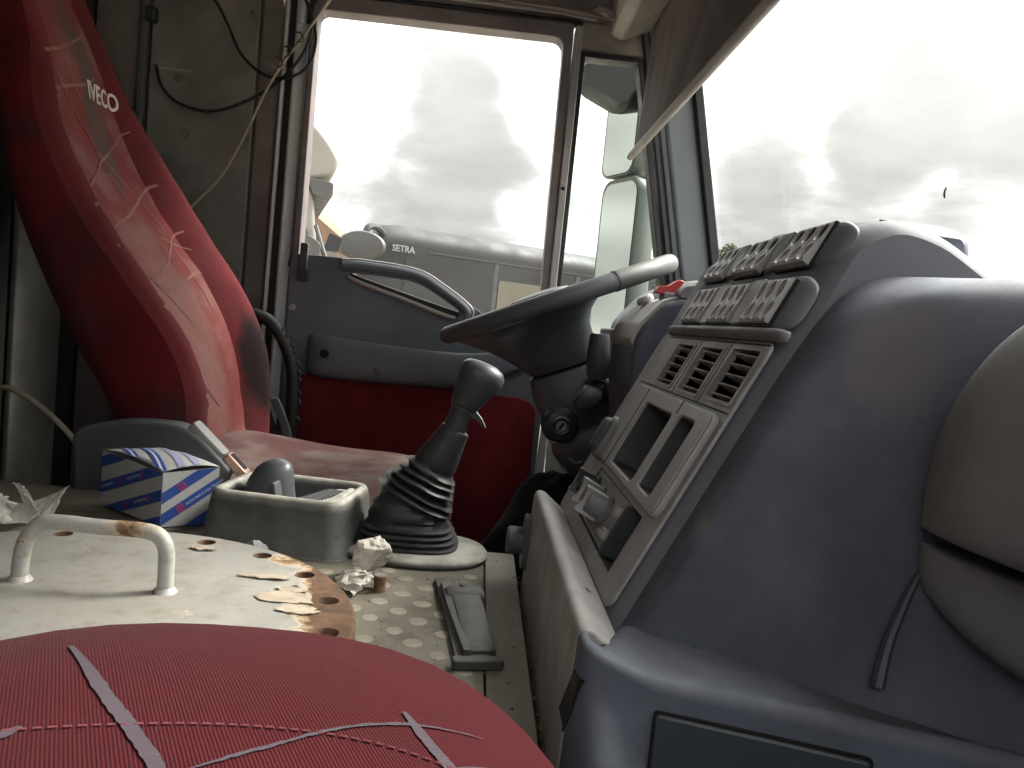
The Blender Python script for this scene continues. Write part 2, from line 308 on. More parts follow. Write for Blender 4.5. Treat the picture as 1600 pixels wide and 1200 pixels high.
def mpaper():
    for nm, c in (('paper', (0.52, 0.49, 0.43)), ('paper_grey', (0.45, 0.435, 0.40))):
        t = NT(nm)
        a = t.mix(t.ramp(t.noise(22, 6, 0.6), 0.35, 0.7), tint(c, 0.8), tint(c, 1.05))
        t.set(Base_Color=a, Roughness=0.75, Normal=t.bump(t.noise(120, 5, 0.6), 0.25, 0.001)); MATS[nm] = t.m
    t = NT('clear_film'); t.set(Base_Color=(0.85, 0.87, 0.88), Roughness=0.12, Transmission_Weight=0.75, IOR=1.25, Specular_IOR_Level=0.8); MATS['clear_film'] = t.m
mpaper()
for nm, c in (('card_white', (0.50, 0.495, 0.48)), ('print_blue', (0.035, 0.085, 0.34)), ('print_red', (0.50, 0.045, 0.085)), ('print_white', (0.70, 0.72, 0.78)), ('print_lilac', (0.40, 0.42, 0.62))):
    mplastic(nm, c, 0.5, 0.06, 20, grain=0.08)
# ------------------------------------------------------------------ geometry helpers
WLOC = {}
def tag(o, label=None, cat=None, group=None, kind=None):
    for k, v in (('label', label), ('category', cat), ('group', group), ('kind', kind)):
        if v: o[k] = v
    return o
def thing(name, label, cat, loc=(0, 0, 0), group=None):
    o = bpy.data.objects.new(name, None); COL.objects.link(o); o.location = loc; o.empty_display_size = 0.05
    WLOC[o.name] = Vector(loc); return tag(o, label, cat, group)
def fr(o, ex, ey, ez):
    o, ex, ey, ez = map(Vector, (o, ex, ey, ez))
    return lambda a, b, c: o + ex * a + ey * b + ez * c
WF = lambda a, b, c: Vector((a, b, c))
def catmull(pts, n=8, closed=False):
    pts = [Vector(p) for p in pts]; res = []; m = len(pts)
    for i in range(m if closed else m - 1):
        if closed: p0, p1, p2, p3 = (pts[(i + k - 1) % m] for k in range(4))
        else:
            p1, p2 = pts[i], pts[i + 1]
            p0 = pts[i - 1] if i else p1 * 2 - p2; p3 = pts[i + 2] if i + 2 < m else p2 * 2 - p1
        for k in range(n):
            t = k / n
            res.append(0.5 * ((2 * p1) + (p2 - p0) * t + (2 * p0 - 5 * p1 + 4 * p2 - p3) * t * t + (3 * p1 - p0 - 3 * p2 + p3) * t ** 3))
    if not closed: res.append(pts[-1])
    return res
def rrect(x0, y0, x1, y1, r, n=5):
    res = []
    for cx, cy_, a in ((x1 - r, y1 - r, 0), (x0 + r, y1 - r, 90), (x0 + r, y0 + r, 180), (x1 - r, y0 + r, 270)):
        for k in range(n + 1):
            t = R(a + 90 * k / n); res.append((cx + r * math.cos(t), cy_ + r * math.sin(t)))
    return res
def rpoly(pts, r, n=4):
    """polygon with rounded corners"""
    res = []; m = len(pts)
    for i in range(m):
        p = Vector(pts[i]); a = Vector(pts[i - 1]) - p; b = Vector(pts[(i + 1) % m]) - p
        rr = r[i] if isinstance(r, (list, tuple)) else r
        k = min(rr, a.length * 0.45, b.length * 0.45)
        if k <= 1e-6: res.append(tuple(p)); continue
        A = p + a.normalized() * k; B = p + b.normalized() * k
        for j in range(n + 1):
            t = j / n; res.append(tuple(A * (1 - t) ** 2 + p * 2 * t * (1 - t) + B * t * t))
    return res
class MB:
    def __init__(s): s.v = []; s.f = []
    def add(s, vs, fs):
        o = len(s.v); s.v += [Vector(v) for v in vs]; s.f += [tuple(i + o for i in f) for f in fs]; return s
    def box(s, lo, hi, f=WF):
        (a, b, c), (d, e, g) = lo, hi
        return s.add([f(*p) for p in ((a, b, c), (d, b, c), (d, e, c), (a, e, c), (a, b, g), (d, b, g), (d, e, g), (a, e, g))],
                     [(0, 3, 2, 1), (4, 5, 6, 7), (0, 1, 5, 4), (1, 2, 6, 5), (2, 3, 7, 6), (3, 0, 4, 7)])
    def prism(s, poly, c0, c1, f=WF, top=None):
        n = len(poly); top = top or poly
        return s.add([f(p[0], p[1], c0) for p in poly] + [f(p[0], p[1], c1) for p in top],
                     [tuple(range(n))[::-1], tuple(range(n, 2 * n))] + [(i, (i + 1) % n, (i + 1) % n + n, i + n) for i in range(n)])
    def loft(s, secs, ring=True, cap0=True, cap1=True):
        n = len(secs[0]); vs = [p for q in secs for p in q]; fs = []
        for i in range(len(secs) - 1):
            for j in range(n if ring else n - 1):
                k = (j + 1) % n; fs.append((i * n + j, i * n + k, (i + 1) * n + k, (i + 1) * n + j))
        if ring and cap0: fs.append(tuple(range(n))[::-1])
        if ring and cap1: fs.append(tuple(range((len(secs) - 1) * n, len(secs) * n)))
        return s.add(vs, fs)
    def tube(s, pts, r, n=10, closed=False, flat=1.0, cap=True):
        pts = [Vector(p) for p in pts]; m = len(pts); secs = []; up = None
        for i in range(m):
            a = pts[i - 1] if (i or closed) else pts[0]; b = pts[(i + 1) % m] if (closed or i < m - 1) else pts[-1]
            t = (b - a).normalized()
            if up is None: up = Vector((0, 0, 1)) if abs(t.z) < 0.9 else Vector((1, 0, 0))
            up = (up - t * up.dot(t)).normalized(); sd_ = t.cross(up)
            rr = r[i] if isinstance(r, (list, tuple)) else r
            secs.append([pts[i] + up * math.cos(6.2832 * k / n) * rr * flat + sd_ * math.sin(6.2832 * k / n) * rr for k in range(n)])
        if closed: secs.append(secs[0])
        return s.loft(secs, True, cap and not closed, cap and not closed)
    def lathe(s, prof, f=WF, n=24, cap=True):
        """prof: (radius, height) pairs about the frame's third axis"""
        secs = [[f(r * math.cos(6.2832 * k / n), r * math.sin(6.2832 * k / n), h) for k in range(n)] for r, h in prof]
        return s.loft(secs, True, cap, cap)
    def grid(s, fn, nu, nv):
        vs = [fn(i / nu, j / nv) for i in range(nu + 1) for j in range(nv + 1)]
        return s.add(vs, [(i * (nv + 1) + j, (i + 1) * (nv + 1) + j, (i + 1) * (nv + 1) + j + 1, i * (nv + 1) + j + 1) for i in range(nu) for j in range(nv)])
    def build(s, name, mat, parent=None, bevel=0.0, seg=2, smooth=True, sub=0, solid=0.0, angle=32, label=None, merge=1e-6):
        me = bpy.data.meshes.new(name)
        off = WLOC[parent.name] if parent else Vector((0, 0, 0))
        me.from_pydata([tuple(v - off) for v in s.v], [], s.f)
        bm = bmesh.new(); bm.from_mesh(me)
        bmesh.ops.remove_doubles(bm, verts=bm.verts, dist=merge); bmesh.ops.recalc_face_normals(bm, faces=bm.faces)
        bm.to_mesh(me); bm.free()
        me.materials.append(MATS[mat])
        o = bpy.data.objects.new(name, me); COL.objects.link(o)
        if parent: o.parent = parent; WLOC[o.name] = off
        else: WLOC[o.name] = Vector((0, 0, 0))
        if smooth:
            me.shade_smooth()
            if not sub: me.set_sharp_from_angle(angle=R(angle))
        if solid:
            m = o.modifiers.new('solid', 'SOLIDIFY'); m.thickness = solid; m.offset = -1
        if bevel:
            m = o.modifiers.new('bevel', 'BEVEL'); m.width = bevel; m.segments = seg; m.limit_method = 'ANGLE'; m.angle_limit = R(angle); m.harden_normals = True
        if sub:
            m = o.modifiers.new('sub', 'SUBSURF'); m.levels = sub; m.render_levels = sub
        if label: o['label'] = label
        return o
def bake(o):
    """replace an object's mesh by the evaluated one"""
    dg = bpy.context.evaluated_depsgraph_get(); dg.update()
    me = bpy.data.meshes.new_from_object(o.evaluated_get(dg)); old = o.data
    o.modifiers.clear(); o.data = me; bpy.data.meshes.remove(old); me.name = o.name.split('.')[0]
    return o
def cut(o, mb, keep_bevel=None):
    """subtract the shape in mb from o"""
    c = mb.build('cutter', 'void_black', o.parent, smooth=False); c.parent = None
    c.location = o.matrix_basis.translation if o.parent is None else (0, 0, 0)
    if o.parent: c.location = WLOC[o.name]
    m = o.modifiers.new('cut', 'BOOLEAN'); m.operation = 'DIFFERENCE'; m.object = c; m.solver = 'EXACT'
    bake(o); me = c.data; bpy.data.objects.remove(c); bpy.data.meshes.remove(me)
    o.data.shade_smooth(); o.data.set_sharp_from_angle(angle=R(30))
    return o
def bev(o, w, seg=2, angle=32):
    m = o.modifiers.new('bevel', 'BEVEL'); m.width = w; m.segments = seg; m.limit_method = 'ANGLE'; m.angle_limit = R(angle); m.harden_normals = True
    return o
def lettering(name, text, size, f, mat, parent, depth=0.0008, spacing=1.0, bold=0.0, shear=0.0, label=None):
    """raised flat print: text mesh laid in frame f (x along the line, y up the letters)"""
    cu_ = bpy.data.curves.new(name, 'FONT'); cu_.body = text; cu_.size = size; cu_.extrude = depth; cu_.space_character = spacing; cu_.offset = bold; cu_.shear = shear
    cu_.align_x = 'CENTER'; cu_.align_y = 'CENTER'; cu_.resolution_u = 3
    to = bpy.data.objects.new(name + '_curve', cu_); COL.objects.link(to)
    dg = bpy.context.evaluated_depsgraph_get(); dg.update()
    me = bpy.data.meshes.new_from_object(to.evaluated_get(dg)); bpy.data.objects.remove(to); bpy.data.curves.remove(cu_)
    off = WLOC[parent.name] if parent else Vector((0, 0, 0))
    for v in me.vertices: v.co = f(*v.co) - off
    me.materials.clear(); me.materials.append(MATS[mat]); me.name = name
    o = bpy.data.objects.new(name, me); COL.objects.link(o)
    if parent: o.parent = parent; WLOC[o.name] = off
    if label: o['label'] = label
    return o
def dup(o, parent=None, name=None):
    c = o.copy(); COL.objects.link(c)
    if parent: c.parent = parent
    WLOC[c.name] = WLOC.get(o.name, Vector((0, 0, 0))).copy()
    return c
# ------------------------------------------------------------------ ground and the cab's shell (the setting)
GZ = -1.62
tag(MB().box((-400, -400, GZ - 0.5), (400, 400, GZ)).build('ground', 'ground_dirt', smooth=False), 'bare brown earth of the yard outside the cab', kind='structure')
tag(MB().box((-1.05, -0.42, -0.50), (0.72, 2.06, -0.46)).build('floor', 'dark_cloth', smooth=False), 'dark floor of the cab', kind='structure')

rear = MB().box((-1.06, -0.42, -0.46), (-1.00, 2.06, 1.20)).build('rear_wall', 'wall_shaded', smooth=False)
tag(rear, 'rear wall of the cab behind the driver seat, shade put into its colour', kind='structure')
MB().box((-0.999, 1.74, -0.2), (-0.985, 1.93, 1.13)).build('wall_panel', 'wall_grey', rear, 0.006)
side = MB().box((-1.00, 2.045, -0.46), (-0.548, 2.09, 1.20)).build('side_wall', 'wall_grey', smooth=False)
tag(side, 'dark grey trim wall between the rear corner and the driver door', kind='structure')
MB().box((-0.862, 2.028, -0.3), (-0.606, 2.044, 1.12)).build('wall_panel', 'wall_grey', side, 0.006)
MB().box((-0.601, 2.028, -0.3), (-0.552, 2.044, 1.12)).build('wall_panel', 'wall_brown', side, 0.006, label='brownish narrow wall panel beside the door frame')
MB().box((-0.996, 2.030, -0.3), (-0.890, 2.044, 1.12)).build('wall_panel', 'wall_brown', side, 0.006)
MB().box((-0.884, 2.012, -0.3), (-0.866, 2.044, 1.12)).build('corner_trim', 'dark_grey', side, 0.005)
for (x, z) in ((-0.79, 0.83), (-0.765, 0.70), (-0.62, 1.0), (-0.585, 0.42), (-0.80, 0.50)):
    MB().lathe([(0.0, 0), (0.010, 0), (0.010, 0.003), (0.006, 0.005), (0.0, 0.005)], fr((x, 2.028, z), (1, 0, 0), (0, 0, 1), (0, -1, 0)), 14, False).build('wall_clip', 'wall_brown', side)
MB().box((-0.846, 2.022, 0.845), (-0.755, 2.028, 0.850)).build('wall_strip', 'trim_beige', side, 0.001)

# passenger side of the cab (behind and beside the eye), with its window opening
pw = MB()
pw.box((-1.06, -0.42, -0.5), (-0.46, -0.37, 1.20)).box((0.13, -0.42, -0.5), (0.20, -0.37, 1.20)).box((-0.46, -0.42, -0.5), (0.13, -0.37, 0.43)).box((0.20, -0.42, -0.5), (0.66, -0.37, 0.40)).box((0.20, -0.42, 0.97), (0.66, -0.37, 1.20)).box((0.42, -0.42, 0.40), (0.66, -0.37, 0.97)).box((-0.46, -0.42, 1.02), (0.13, -0.37, 1.20))
tag(pw.build('passenger_side_wall', 'door_grey', smooth=False), 'grey passenger side of the cab with its window openings', kind='structure')
# front bulkhead under the windscreen, its cowl, and the outer skin below the driver window
tag(MB().box((0.645, -0.42, -0.5), (0.75, 2.06, 0.32)).build('front_wall', 'dark_grey', smooth=False), 'dark bulkhead under the windscreen', kind='structure')

# ceiling with the header above the windscreen and above the driver door
ceil = tag(MB().box((-1.06, -0.42, 1.15), (0.50, 2.06, 1.20)).build('ceiling', 'roof_brown', smooth=False), 'brown grey lining of the cab roof', kind='structure')
MB().prism([(0.235, 1.018), (0.262, 1.008), (0.345, 1.045), (0.36, 1.149), (0.23, 1.149)], -0.36, 1.955, fr((0, 0, 0), (1, 0, 0), (0, 0, 1), (0, 1, 0))).build('header_beam', 'trim_beige', ceil, 0.006)
MB().prism([(0.37, 1.04), (0.48, 1.04), (0.48, 1.149), (0.37, 1.149)], -0.36, 1.955, fr((0, 0, 0), (1, 0, 0), (0, 0, 1), (0, 1, 0))).build('windscreen_header', 'frame_brown', ceil, 0.006)
MB().prism([(1.90, 1.149), (1.965, 1.075), (1.985, 1.055), (2.045, 1.055), (2.045, 1.149)], -0.55, 0.235, fr((0, 0, 0), (0, 1, 0), (0, 0, 1), (1, 0, 0))).build('door_header', 'frame_brown', ceil, 0.01, 3)
MB().tube([(-0.50, 1.962, 1.066), (-0.2, 1.960, 1.066), (0.12, 1.958, 1.062), (0.20, 1.955, 1.052)], 0.006, 8).build('header_seal', 'trim_beige', ceil)
MB().prism([(0.160, 0.992), (0.33, 0.988), (0.40, 1.149), (0.160, 1.149)], 1.992, 2.05, fr((0, 0, 0), (1, 0, 0), (0, 0, 1), (0, 1, 0))).build('corner_trim', 'trim_beige', ceil, 0.01, 3)

# door frame: painted jamb and rubber seals behind the driver door
FY = fr((0, 0, 0), (1, 0, 0), (0, 0, 1), (0, 1, 0))
jamb = tag(MB().prism([(-0.515, 2.05), (-0.515, 2.008), (-0.508, 2.000), (-0.486, 2.012), (-0.484, 2.05)], -0.40, 1.05).build('door_frame', 'jamb_paint', None, 0.003), 'pale painted rear jamb of the driver door opening', kind='structure')
for x0, x1, y, nm, m in ((-0.545, -0.536, 2.012, 'jamb_edge', 'jamb_paint'), (-0.535, -0.517, 2.018, 'door_seal', 'black_rubber'), (-0.483, -0.471, 2.006, 'door_seal', 'black_rubber')):
    MB().prism([(x0, -0.40), (x1, -0.40), (x1 + 0.003, 1.05), (x0 + 0.003, 1.05)], y, 2.06, FY).build(nm, m, jamb, 0.003)
MB().tube(catmull([(-0.478, 1.993, 0.98), (-0.474, 1.990, 1.02), (-0.455, 1.988, 1.045), (-0.41, 1.986, 1.052), (-0.1, 1.984, 1.052), (0.17, 1.982, 1.046)], 6), 0.007, 8).build('door_seal', 'black_rubber', jamb)
MB().tube(catmull([(-0.498, 1.998, 0.98), (-0.494, 1.994, 1.03), (-0.475, 1.99, 1.058), (-0.43, 1.986, 1.068)], 6), 0.010, 8).build('jamb_edge', 'jamb_paint', jamb)
# lower front jamb seen past the steering column
MB().prism([(0.162, -0.10), (0.187, -0.10), (0.185, 0.10), (0.172, 0.10)], 1.972, 2.05, FY).build('jamb_edge', 'jamb_paint', jamb, 0.003)
MB().prism([(0.192, -0.10), (0.30, -0.10), (0.30, 0.10), (0.190, 0.10)], 2.0, 2.05, FY).build('jamb_edge', 'jamb_paint', jamb, 0.003)

# driver side front pillar, in strips that lean back with the windscreen
def lean(x0, x1): k = -0.222; return [(x0, 0.28), (x1, 0.28), (x1 + k * 0.80, 1.08), (x0 + k * 0.80, 1.08)]
pil = tag(MB().prism(lean(0.513, 0.592), 1.962, 2.05, FY).build('windscreen_pillar', 'pillar_grey', None, 0.012, 3), 'blue grey front pillar between quarter window and windscreen', kind='structure')
def leanstrip(x0, x1, y0, y1, nm, m, b=0.003): MB().prism(lean(x0, x1), y0, y1, FY).build(nm, m, pil, b)
leanstrip(0.589, 0.611, 1.945, 2.05, 'windscreen_seal', 'black_rubber')
leanstrip(0.499, 0.514, 1.968, 2.05, 'pillar_trim', 'dark_grey', 0.004)
leanstrip(0.484, 0.4985, 1.974, 2.05, 'pillar_trim', 'black_plastic', 0.004)
# rocker below the quarter window and outer skin of the door and the front corner
tag(MB().box((0.31, 2.02, -0.5), (0.70, 2.06, 0.24)).build('front_corner_wall', 'dark_grey', smooth=False), 'dark front corner of the cab below the quarter window', kind='structure')
tag(MB().box((0.47, -0.42, 0.30), (0.60, -0.36, 1.10)).build('passenger_windscreen_pillar', 'pillar_grey', smooth=False), 'windscreen pillar on the passenger side', kind='structure')

# ------------------------------------------------------------------ windscreen
ws = thing('windscreen', 'large front windscreen above the dashboard', 'windscreen', (0.5, 0.8, 0.7))
def wx(z): return 0.624 - 0.222 * (z - 0.33)
MB().add([(wx(0.33), -0.36, 0.33), (wx(0.33), 1.98, 0.33), (wx(1.08), 1.98, 1.08), (wx(1.08), -0.36, 1.08)], [(0, 1, 2, 3)]).build('pane', 'screen_glass', ws, solid=0.005, smooth=False)
MB().box((wx(0.33) - 0.02, -0.36, 0.315), (wx(0.33) + 0.02, 1.98, 0.345)).build('lower_seal', 'black_rubber', ws, 0.004)
sp = Vector((0.50, 1.022, 0.54)); sp.x = wx(sp.z) - 0.006
MB().add([sp + Vector((0, a * 0.0035, b * 0.0070)) for a, b in ((-0.7, 1), (0.2, 0.6), (0.6, -0.1), (0.1, -0.8), (-0.6, -1), (-0.1, 0))], [(0, 1, 5), (1, 2, 3, 5), (3, 4, 5)]).build('glass_chip', 'black_rubber', ws, solid=0.0015, label='small dark chip in the windscreen')

# ------------------------------------------------------------------ driver door
door = thing('driver_door', 'grey driver door with red fabric panel and wound up window', 'vehicle door', (-0.15, 2.0, 0.0))
# window frame bars
wfm = MB()
outer = rpoly([(-0.474, 0.40), (-0.470, 1.046), (0.150, 1.046), (0.156, 0.24)], [0, 0.05, 0.006, 0], 6)
inner = rpoly([(-0.457, 0.42), (-0.457, 1.011), (0.128, 1.011), (0.136, 0.26)], [0, 0.022, 0.030, 0], 6)
n = len(outer)
for y0, y1 in ((1.975, 2.03),):
    vs = [(p[0], y0, p[1]) for p in outer] + [(p[0], y0, p[1]) for p in inner] + [(p[0], y1, p[1]) for p in outer] + [(p[0], y1, p[1]) for p in inner]
    fs = []
    for i in range(n - 1):
        fs += [(i, i + 1, n + i + 1, n + i), (2 * n + i, 3 * n + i, 3 * n + i + 1, 2 * n + i + 1), (i, 2 * n + i, 2 * n + i + 1, i + 1), (n + i, n + i + 1, 3 * n + i + 1, 3 * n + i)]
    wfm.add(vs, fs)
wfm.build('window_frame', 'frame_brown', door, 0.004)
MB().add([(-0.466, 2.012, 0.40), (0.142, 2.012, 0.25), (0.142, 2.012, 1.02), (-0.466, 2.012, 1.02)], [(0, 1, 2, 3)]).build('window_pane', 'door_glass', door, solid=0.004, smooth=False)
# faint print in the pane's upper corner
lettering('pane_print', 'SEKURIT', 0.0075, fr((-0.403, 2.006, 0.987), (1, 0, 0), (0, 0, 1), (0, -1, 0)), 'dark_grey', door, 0.0002)
lettering('pane_print', '43R-00', 0.0055, fr((-0.405, 2.006, 0.972), (1, 0, 0), (0, 0, 1), (0, -1, 0)), 'mirror_dark', door, 0.0002)
# fixed quarter window ahead of it
MB().prism([(0.152, 0.22), (0.170, 0.22), (0.172, 1.04), (0.154, 1.04)], 1.968, 2.03, FY).build('window_divider', 'divider_grey', door, 0.003)
MB().lathe([(0.0, 0), (0.0042, 0), (0.0042, 0.002), (0.0, 0.003)], fr((0.1615, 1.968, 0.655), (1, 0, 0), (0, 0, 1), (0, -1, 0)), 12, False).build('screw', 'void_black', door)
qpoly = [(0.180, 0.21), (0.180, 0.968), (0.318, 0.972), (0.470, 0.27), (0.470, 0.21)]
qi = rpoly([(0.183, 0.22), (0.183, 0.965), (0.306, 0.968), (0.4555, 0.30), (0.4555, 0.22)], [0.0, 0.012, 0.02, 0.0, 0.0], 4)
MB().add([(p[0], 2.012, p[1]) for p in qpoly], [tuple(range(5))]).build('quarter_pane', 'quarter_glass', door, solid=0.004, smooth=False)
for a, b in (((0.170, 0.2), (0.172, 0.985)), ((0.172, 0.985), (0.320, 0.985)), ((0.322, 0.985), (0.488, 0.22))):
    d = Vector((b[0] - a[0], 0, b[1] - a[1])); L = d.length; d.normalize(); nrm = Vector((d.z, 0, -d.x))
    MB().box((0, 0.0, 0), (L, 0.012, 0.050), fr((a[0], 1.980, a[1]), d, nrm, (0, 1, 0))).build('window_seal', 'black_rubber', door, 0.003)
MB().prism([(0.329, 0.985), (0.344, 0.985), (0.508, 0.24), (0.493, 0.24)], 1.976, 2.02, FY).build('window_divider', 'divider_grey', door, 0.003)
# sloping sill under the glass
d = Vector((0.60, 0, -0.150)); L = d.length; d.normalize(); nn_ = Vector((-d.z, 0, d.x))
MB().box((-0.02, -0.030, 0), (L + 0.3, 0.004, 0.035), fr((-0.46, 1.990, 0.430), d, nn_, (0, 1, 0))).build('window_sill', 'black_rubber', door, 0.004)
# moulded trim: cut the pull-handle opening through it
trim_poly = rpoly([(-0.470, -0.40), (-0.474, 0.435), (-0.30, 0.437), (-0.168, 0.428), (-0.098, 0.398), (-0.03, 0.352), (0.060, 0.300), (0.20, 0.235), (0.190, 0.11), (0.166, 0.08), (0.158, -0.40)], [0, 0.022, 0.05, 0.06, 0.06, 0.06, 0.1, 0, 0.01, 0, 0], 6)
trim = MB().prism(trim_poly, 1.968, 1.998, FY).build('trim_panel', 'door_grey', door)
hole = rpoly([(-0.338, 0.402), (-0.27, 0.402), (-0.17, 0.396), (-0.122, 0.374), (-0.058, 0.336), (-0.061, 0.318), (-0.085, 0.320), (-0.325, 0.384)], [0.012, 0.02, 0.04, 0.03, 0.016, 0.012, 0.02, 0.015], 5)
cut(trim, MB().prism(hole, 1.90, 2.05, FY)); bev(trim, 0.005, 3, 40)
# lip of the pull handle: lower edge coloured as if lit; dark upper rim
lo = [(-0.333, 1.966, 0.392), (-0.30, 1.962, 0.380), (-0.20, 1.960, 0.3525), (-0.10, 1.960, 0.3245), (-0.068, 1.963, 0.3185)]
MB().tube(catmull(lo, 6), 0.0052, 8).build('pull_handle_lip', 'trim_beige', door)
po = [(-0.350, 0.430), (-0.30, 0.4335), (-0.172, 0.4245), (-0.102, 0.394), (-0.032, 0.347), (-0.030, 0.318), (-0.056, 0.312)]
pi_ = [(-0.345, 0.404), (-0.27, 0.406), (-0.172, 0.400), (-0.126, 0.379), (-0.060, 0.341), (-0.054, 0.326), (-0.060, 0.315)]
po, pi_ = catmull([(a, b, 0) for a, b in po], 5), catmull([(a, b, 0) for a, b in pi_], 5)
MB().loft([[Vector((o.x, 1.9685, o.y)), Vector((o.x * .8 + q.x * .2, 1.956, o.y * .8 + q.y * .2)), Vector((o.x * .5 + q.x * .5, 1.9525, o.y * .5 + q.y * .5)), Vector((o.x * .2 + q.x * .8, 1.956, o.y * .2 + q.y * .8)), Vector((q.x, 1.9685, q.y))] for o, q in zip(po, pi_)]).build('pull_handle', 'door_grey', door, angle=80)
MB().tube([Vector((o.x, 1.962, o.y + 0.002)) for o in po[:26]], 0.0026, 6).build('trim_edge', 'divider_grey', door)  # pale tube paints the sun's highlight along the trim's top edge
# storage shelf / armrest that sweeps along the door
secs = []
for x, zt, zb, dp in ((-0.418, 0.244, 0.158, 0.006), (-0.408, 0.2475, 0.148, 0.030), (-0.37, 0.2475, 0.143, 0.047), (-0.28, 0.243, 0.143, 0.055), (-0.18, 0.238, 0.144, 0.058), (-0.08, 0.236, 0.147, 0.060), (-0.02, 0.238, 0.155, 0.058), (0.04, 0.248, 0.176, 0.048), (0.10, 0.262, 0.208, 0.032), (0.16, 0.272, 0.238, 0.010)):
    y = 1.968; q = []
    for (a, b) in ((0.0, 0.0), (0.55, 0.0), (0.88, 0.06), (1.0, 0.20), (1.0, 0.5), (0.96, 0.86), (0.86, 0.985), (0.80, 1.0), (0.72, 0.985), (0.66, 0.86), (0.60, 0.70), (0.0, 0.62)):
        q.append(Vector((x, y - dp * a, zb + (zt - zb) * b)))
    secs.append(q)
MB().loft(secs).build('door_shelf', 'door_grey', door, sub=2)
for x, z, r_, m_, nm in ((-0.365, 0.205, 0.0105, 'void_black', 'shelf_hole'), (-0.236, 0.176, 0.0095, 'dark_grey', 'shelf_button')):
    MB().lathe([(0.0, 0), (r_, 0), (r_, 0.002 if nm == 'shelf_hole' else 0.006), (r_ * 0.8, 0.0025 if nm == 'shelf_hole' else 0.008), (0.0, 0.0025 if nm == 'shelf_hole' else 0.008)], fr((x, 1.9125 if nm == 'shelf_hole' else 1.9135, z), (1, 0, 0), (0, 0, 1), (0, -1, 0)), 18, False).build(nm, m_, door)
MB().prism(rpoly([(-0.430, -0.33), (-0.430, 0.150), (0.118, 0.140), (0.150, 0.122), (0.156, -0.33)], [0, 0.02, 0.03, 0.03, 0], 5), 1.956, 1.967, FY).build('fabric_panel', 'red_door', door, 0.004, 3)
MB().lathe([(0.0, 0), (0.0085, 0), (0.0085, 0.002), (0.006, 0.004), (0.0045, 0.004), (0.004, 0.002), (0.0, 0.002)], fr((-0.4615, 1.968, 0.306), (1, 0, 0), (0, 0, 1), (0, -1, 0)), 18, False).build('screw', 'trim_beige', door)
MB().prism(rrect(-0.4495, 0.395, -0.4315, 0.4615, 0.004, 3), 1.952, 1.966, FY).build('lock_button', 'clip_grey', door, 0.002)
MB().prism(rrect(-0.4525, 0.372, -0.428, 0.402, 0.003, 3), 1.958, 1.9675, FY).build('lock_slot', 'black_plastic', door, 0.002)

# padded grab handle at the door's rear edge
gh = thing('grab_handle', 'black laced padded grab handle between driver seat and door', 'grab handle', (-0.43, 1.90, 0.1))
gpath = catmull([(-0.58, 1.91, 0.278), (-0.535, 1.90, 0.281), (-0.497, 1.90, 0.270), (-0.463, 1.90, 0.232), (-0.438, 1.90, 0.178), (-0.429, 1.90, 0.120), (-0.427, 1.90, 0.03), (-0.430, 1.90, -0.12)], 7)
MB().tube(gpath, 0.0150, 14).build('grip', 'black_rubber', gh)
for i in range(11):
    p = gpath[18 + int(i * 2.6)] if 18 + int(i * 2.6) < len(gpath) else gpath[-1]
    MB().tube([p + Vector((0.0145, -0.008, 0.006)), p + Vector((0.0185, -0.004, 0.0)), p + Vector((0.016, 0.003, -0.006))], 0.0034, 6).build('lacing', 'dark_grey', gh)
# ------------------------------------------------------------------ dashboard
dash = thing('dashboard', 'wide dusty grey dashboard with centre stack of switches, vents and trays', 'dashboard', (0.3, 0.7, 0.2))
es = Vector((0.435, 0, 0.9)).normalized(); en = Vector((-es.z, 0, es.x)); FO = Vector((0.125, 0, 0.097))
FF = fr(FO, (0, 1, 0), es, en)              # face frame: a = y, b = up the face, c = out of it
XZ = fr((0, 0, 0), (1, 0, 0), (0, 0, 1), (0, 1, 0))
def inset(poly, d):
    res = []; m = len(poly)
    for i in range(m):
        p, a, b = Vector(poly[i]), Vector(poly[i - 1]), Vector(poly[(i + 1) % m])
        e1, e2 = (p - a).normalized(), (b - p).normalized()
        n1, n2 = Vector((-e1.y, e1.x)), Vector((-e2.y, e2.x))
        k = (n1 + n2); k = k / max(0.4, k.length_squared / 2)
        res.append(tuple(p + k * d))
    return res
# centre stack shell
prof = rpoly([(0.10, 0.045), (0.1245, 0.096), (0.236, 0.326), (0.2635, 0.385), (0.2795, 0.418), (0.318, 0.437), (0.360, 0.428), (0.420, 0.392), (0.52, 0.345), (0.63, 0.315), (0.63, 0.02), (0.2, 0.0)][::-1], [0] * 5 + [0.03, 0.03, 0.02, 0.02, 0.004, 0.008, 0], 4)
secs = [[XZ(p[0], p[1], y) for p in inset(prof, -dd)] for y, dd in ((1.032, -0.006), (1.028, 0), (0.662, 0), (0.650, -0.0010), (0.641, -0.0035), (0.634, -0.0075), (0.6295, -0.0125), (0.628, -0.0145))]
body = MB().loft(secs).build('centre_stack', 'stack_grey', dash, angle=40)
PB, PS = (0.766, 0.088, 0.888, 0.164), (0.687, 0.091, 0.742, 0.167)      # two open trays
def cutf(lo, hi, f=FF, r=0.006): return MB().prism(rrect(lo[0], lo[1], hi[0], hi[1], r, 4), lo[2], hi[2], f)
VENTS = [(0.853, 0.191, 0.924, 0.2425), (0.748, 0.191, 0.822, 0.2425), (0.648, 0.193, 0.722, 0.2445)]
for q in (PB, PS): cut(body, cutf((q[0], q[1], -0.075), (q[2], q[3], 0.05)))
for q in VENTS: cut(body, cutf((q[0], q[1], -0.03), (q[2], q[3], 0.05), r=0.002))
cut(body, cutf((0.688, 0.0145, -0.03), (0.936, 0.072, 0.05), r=0.003))
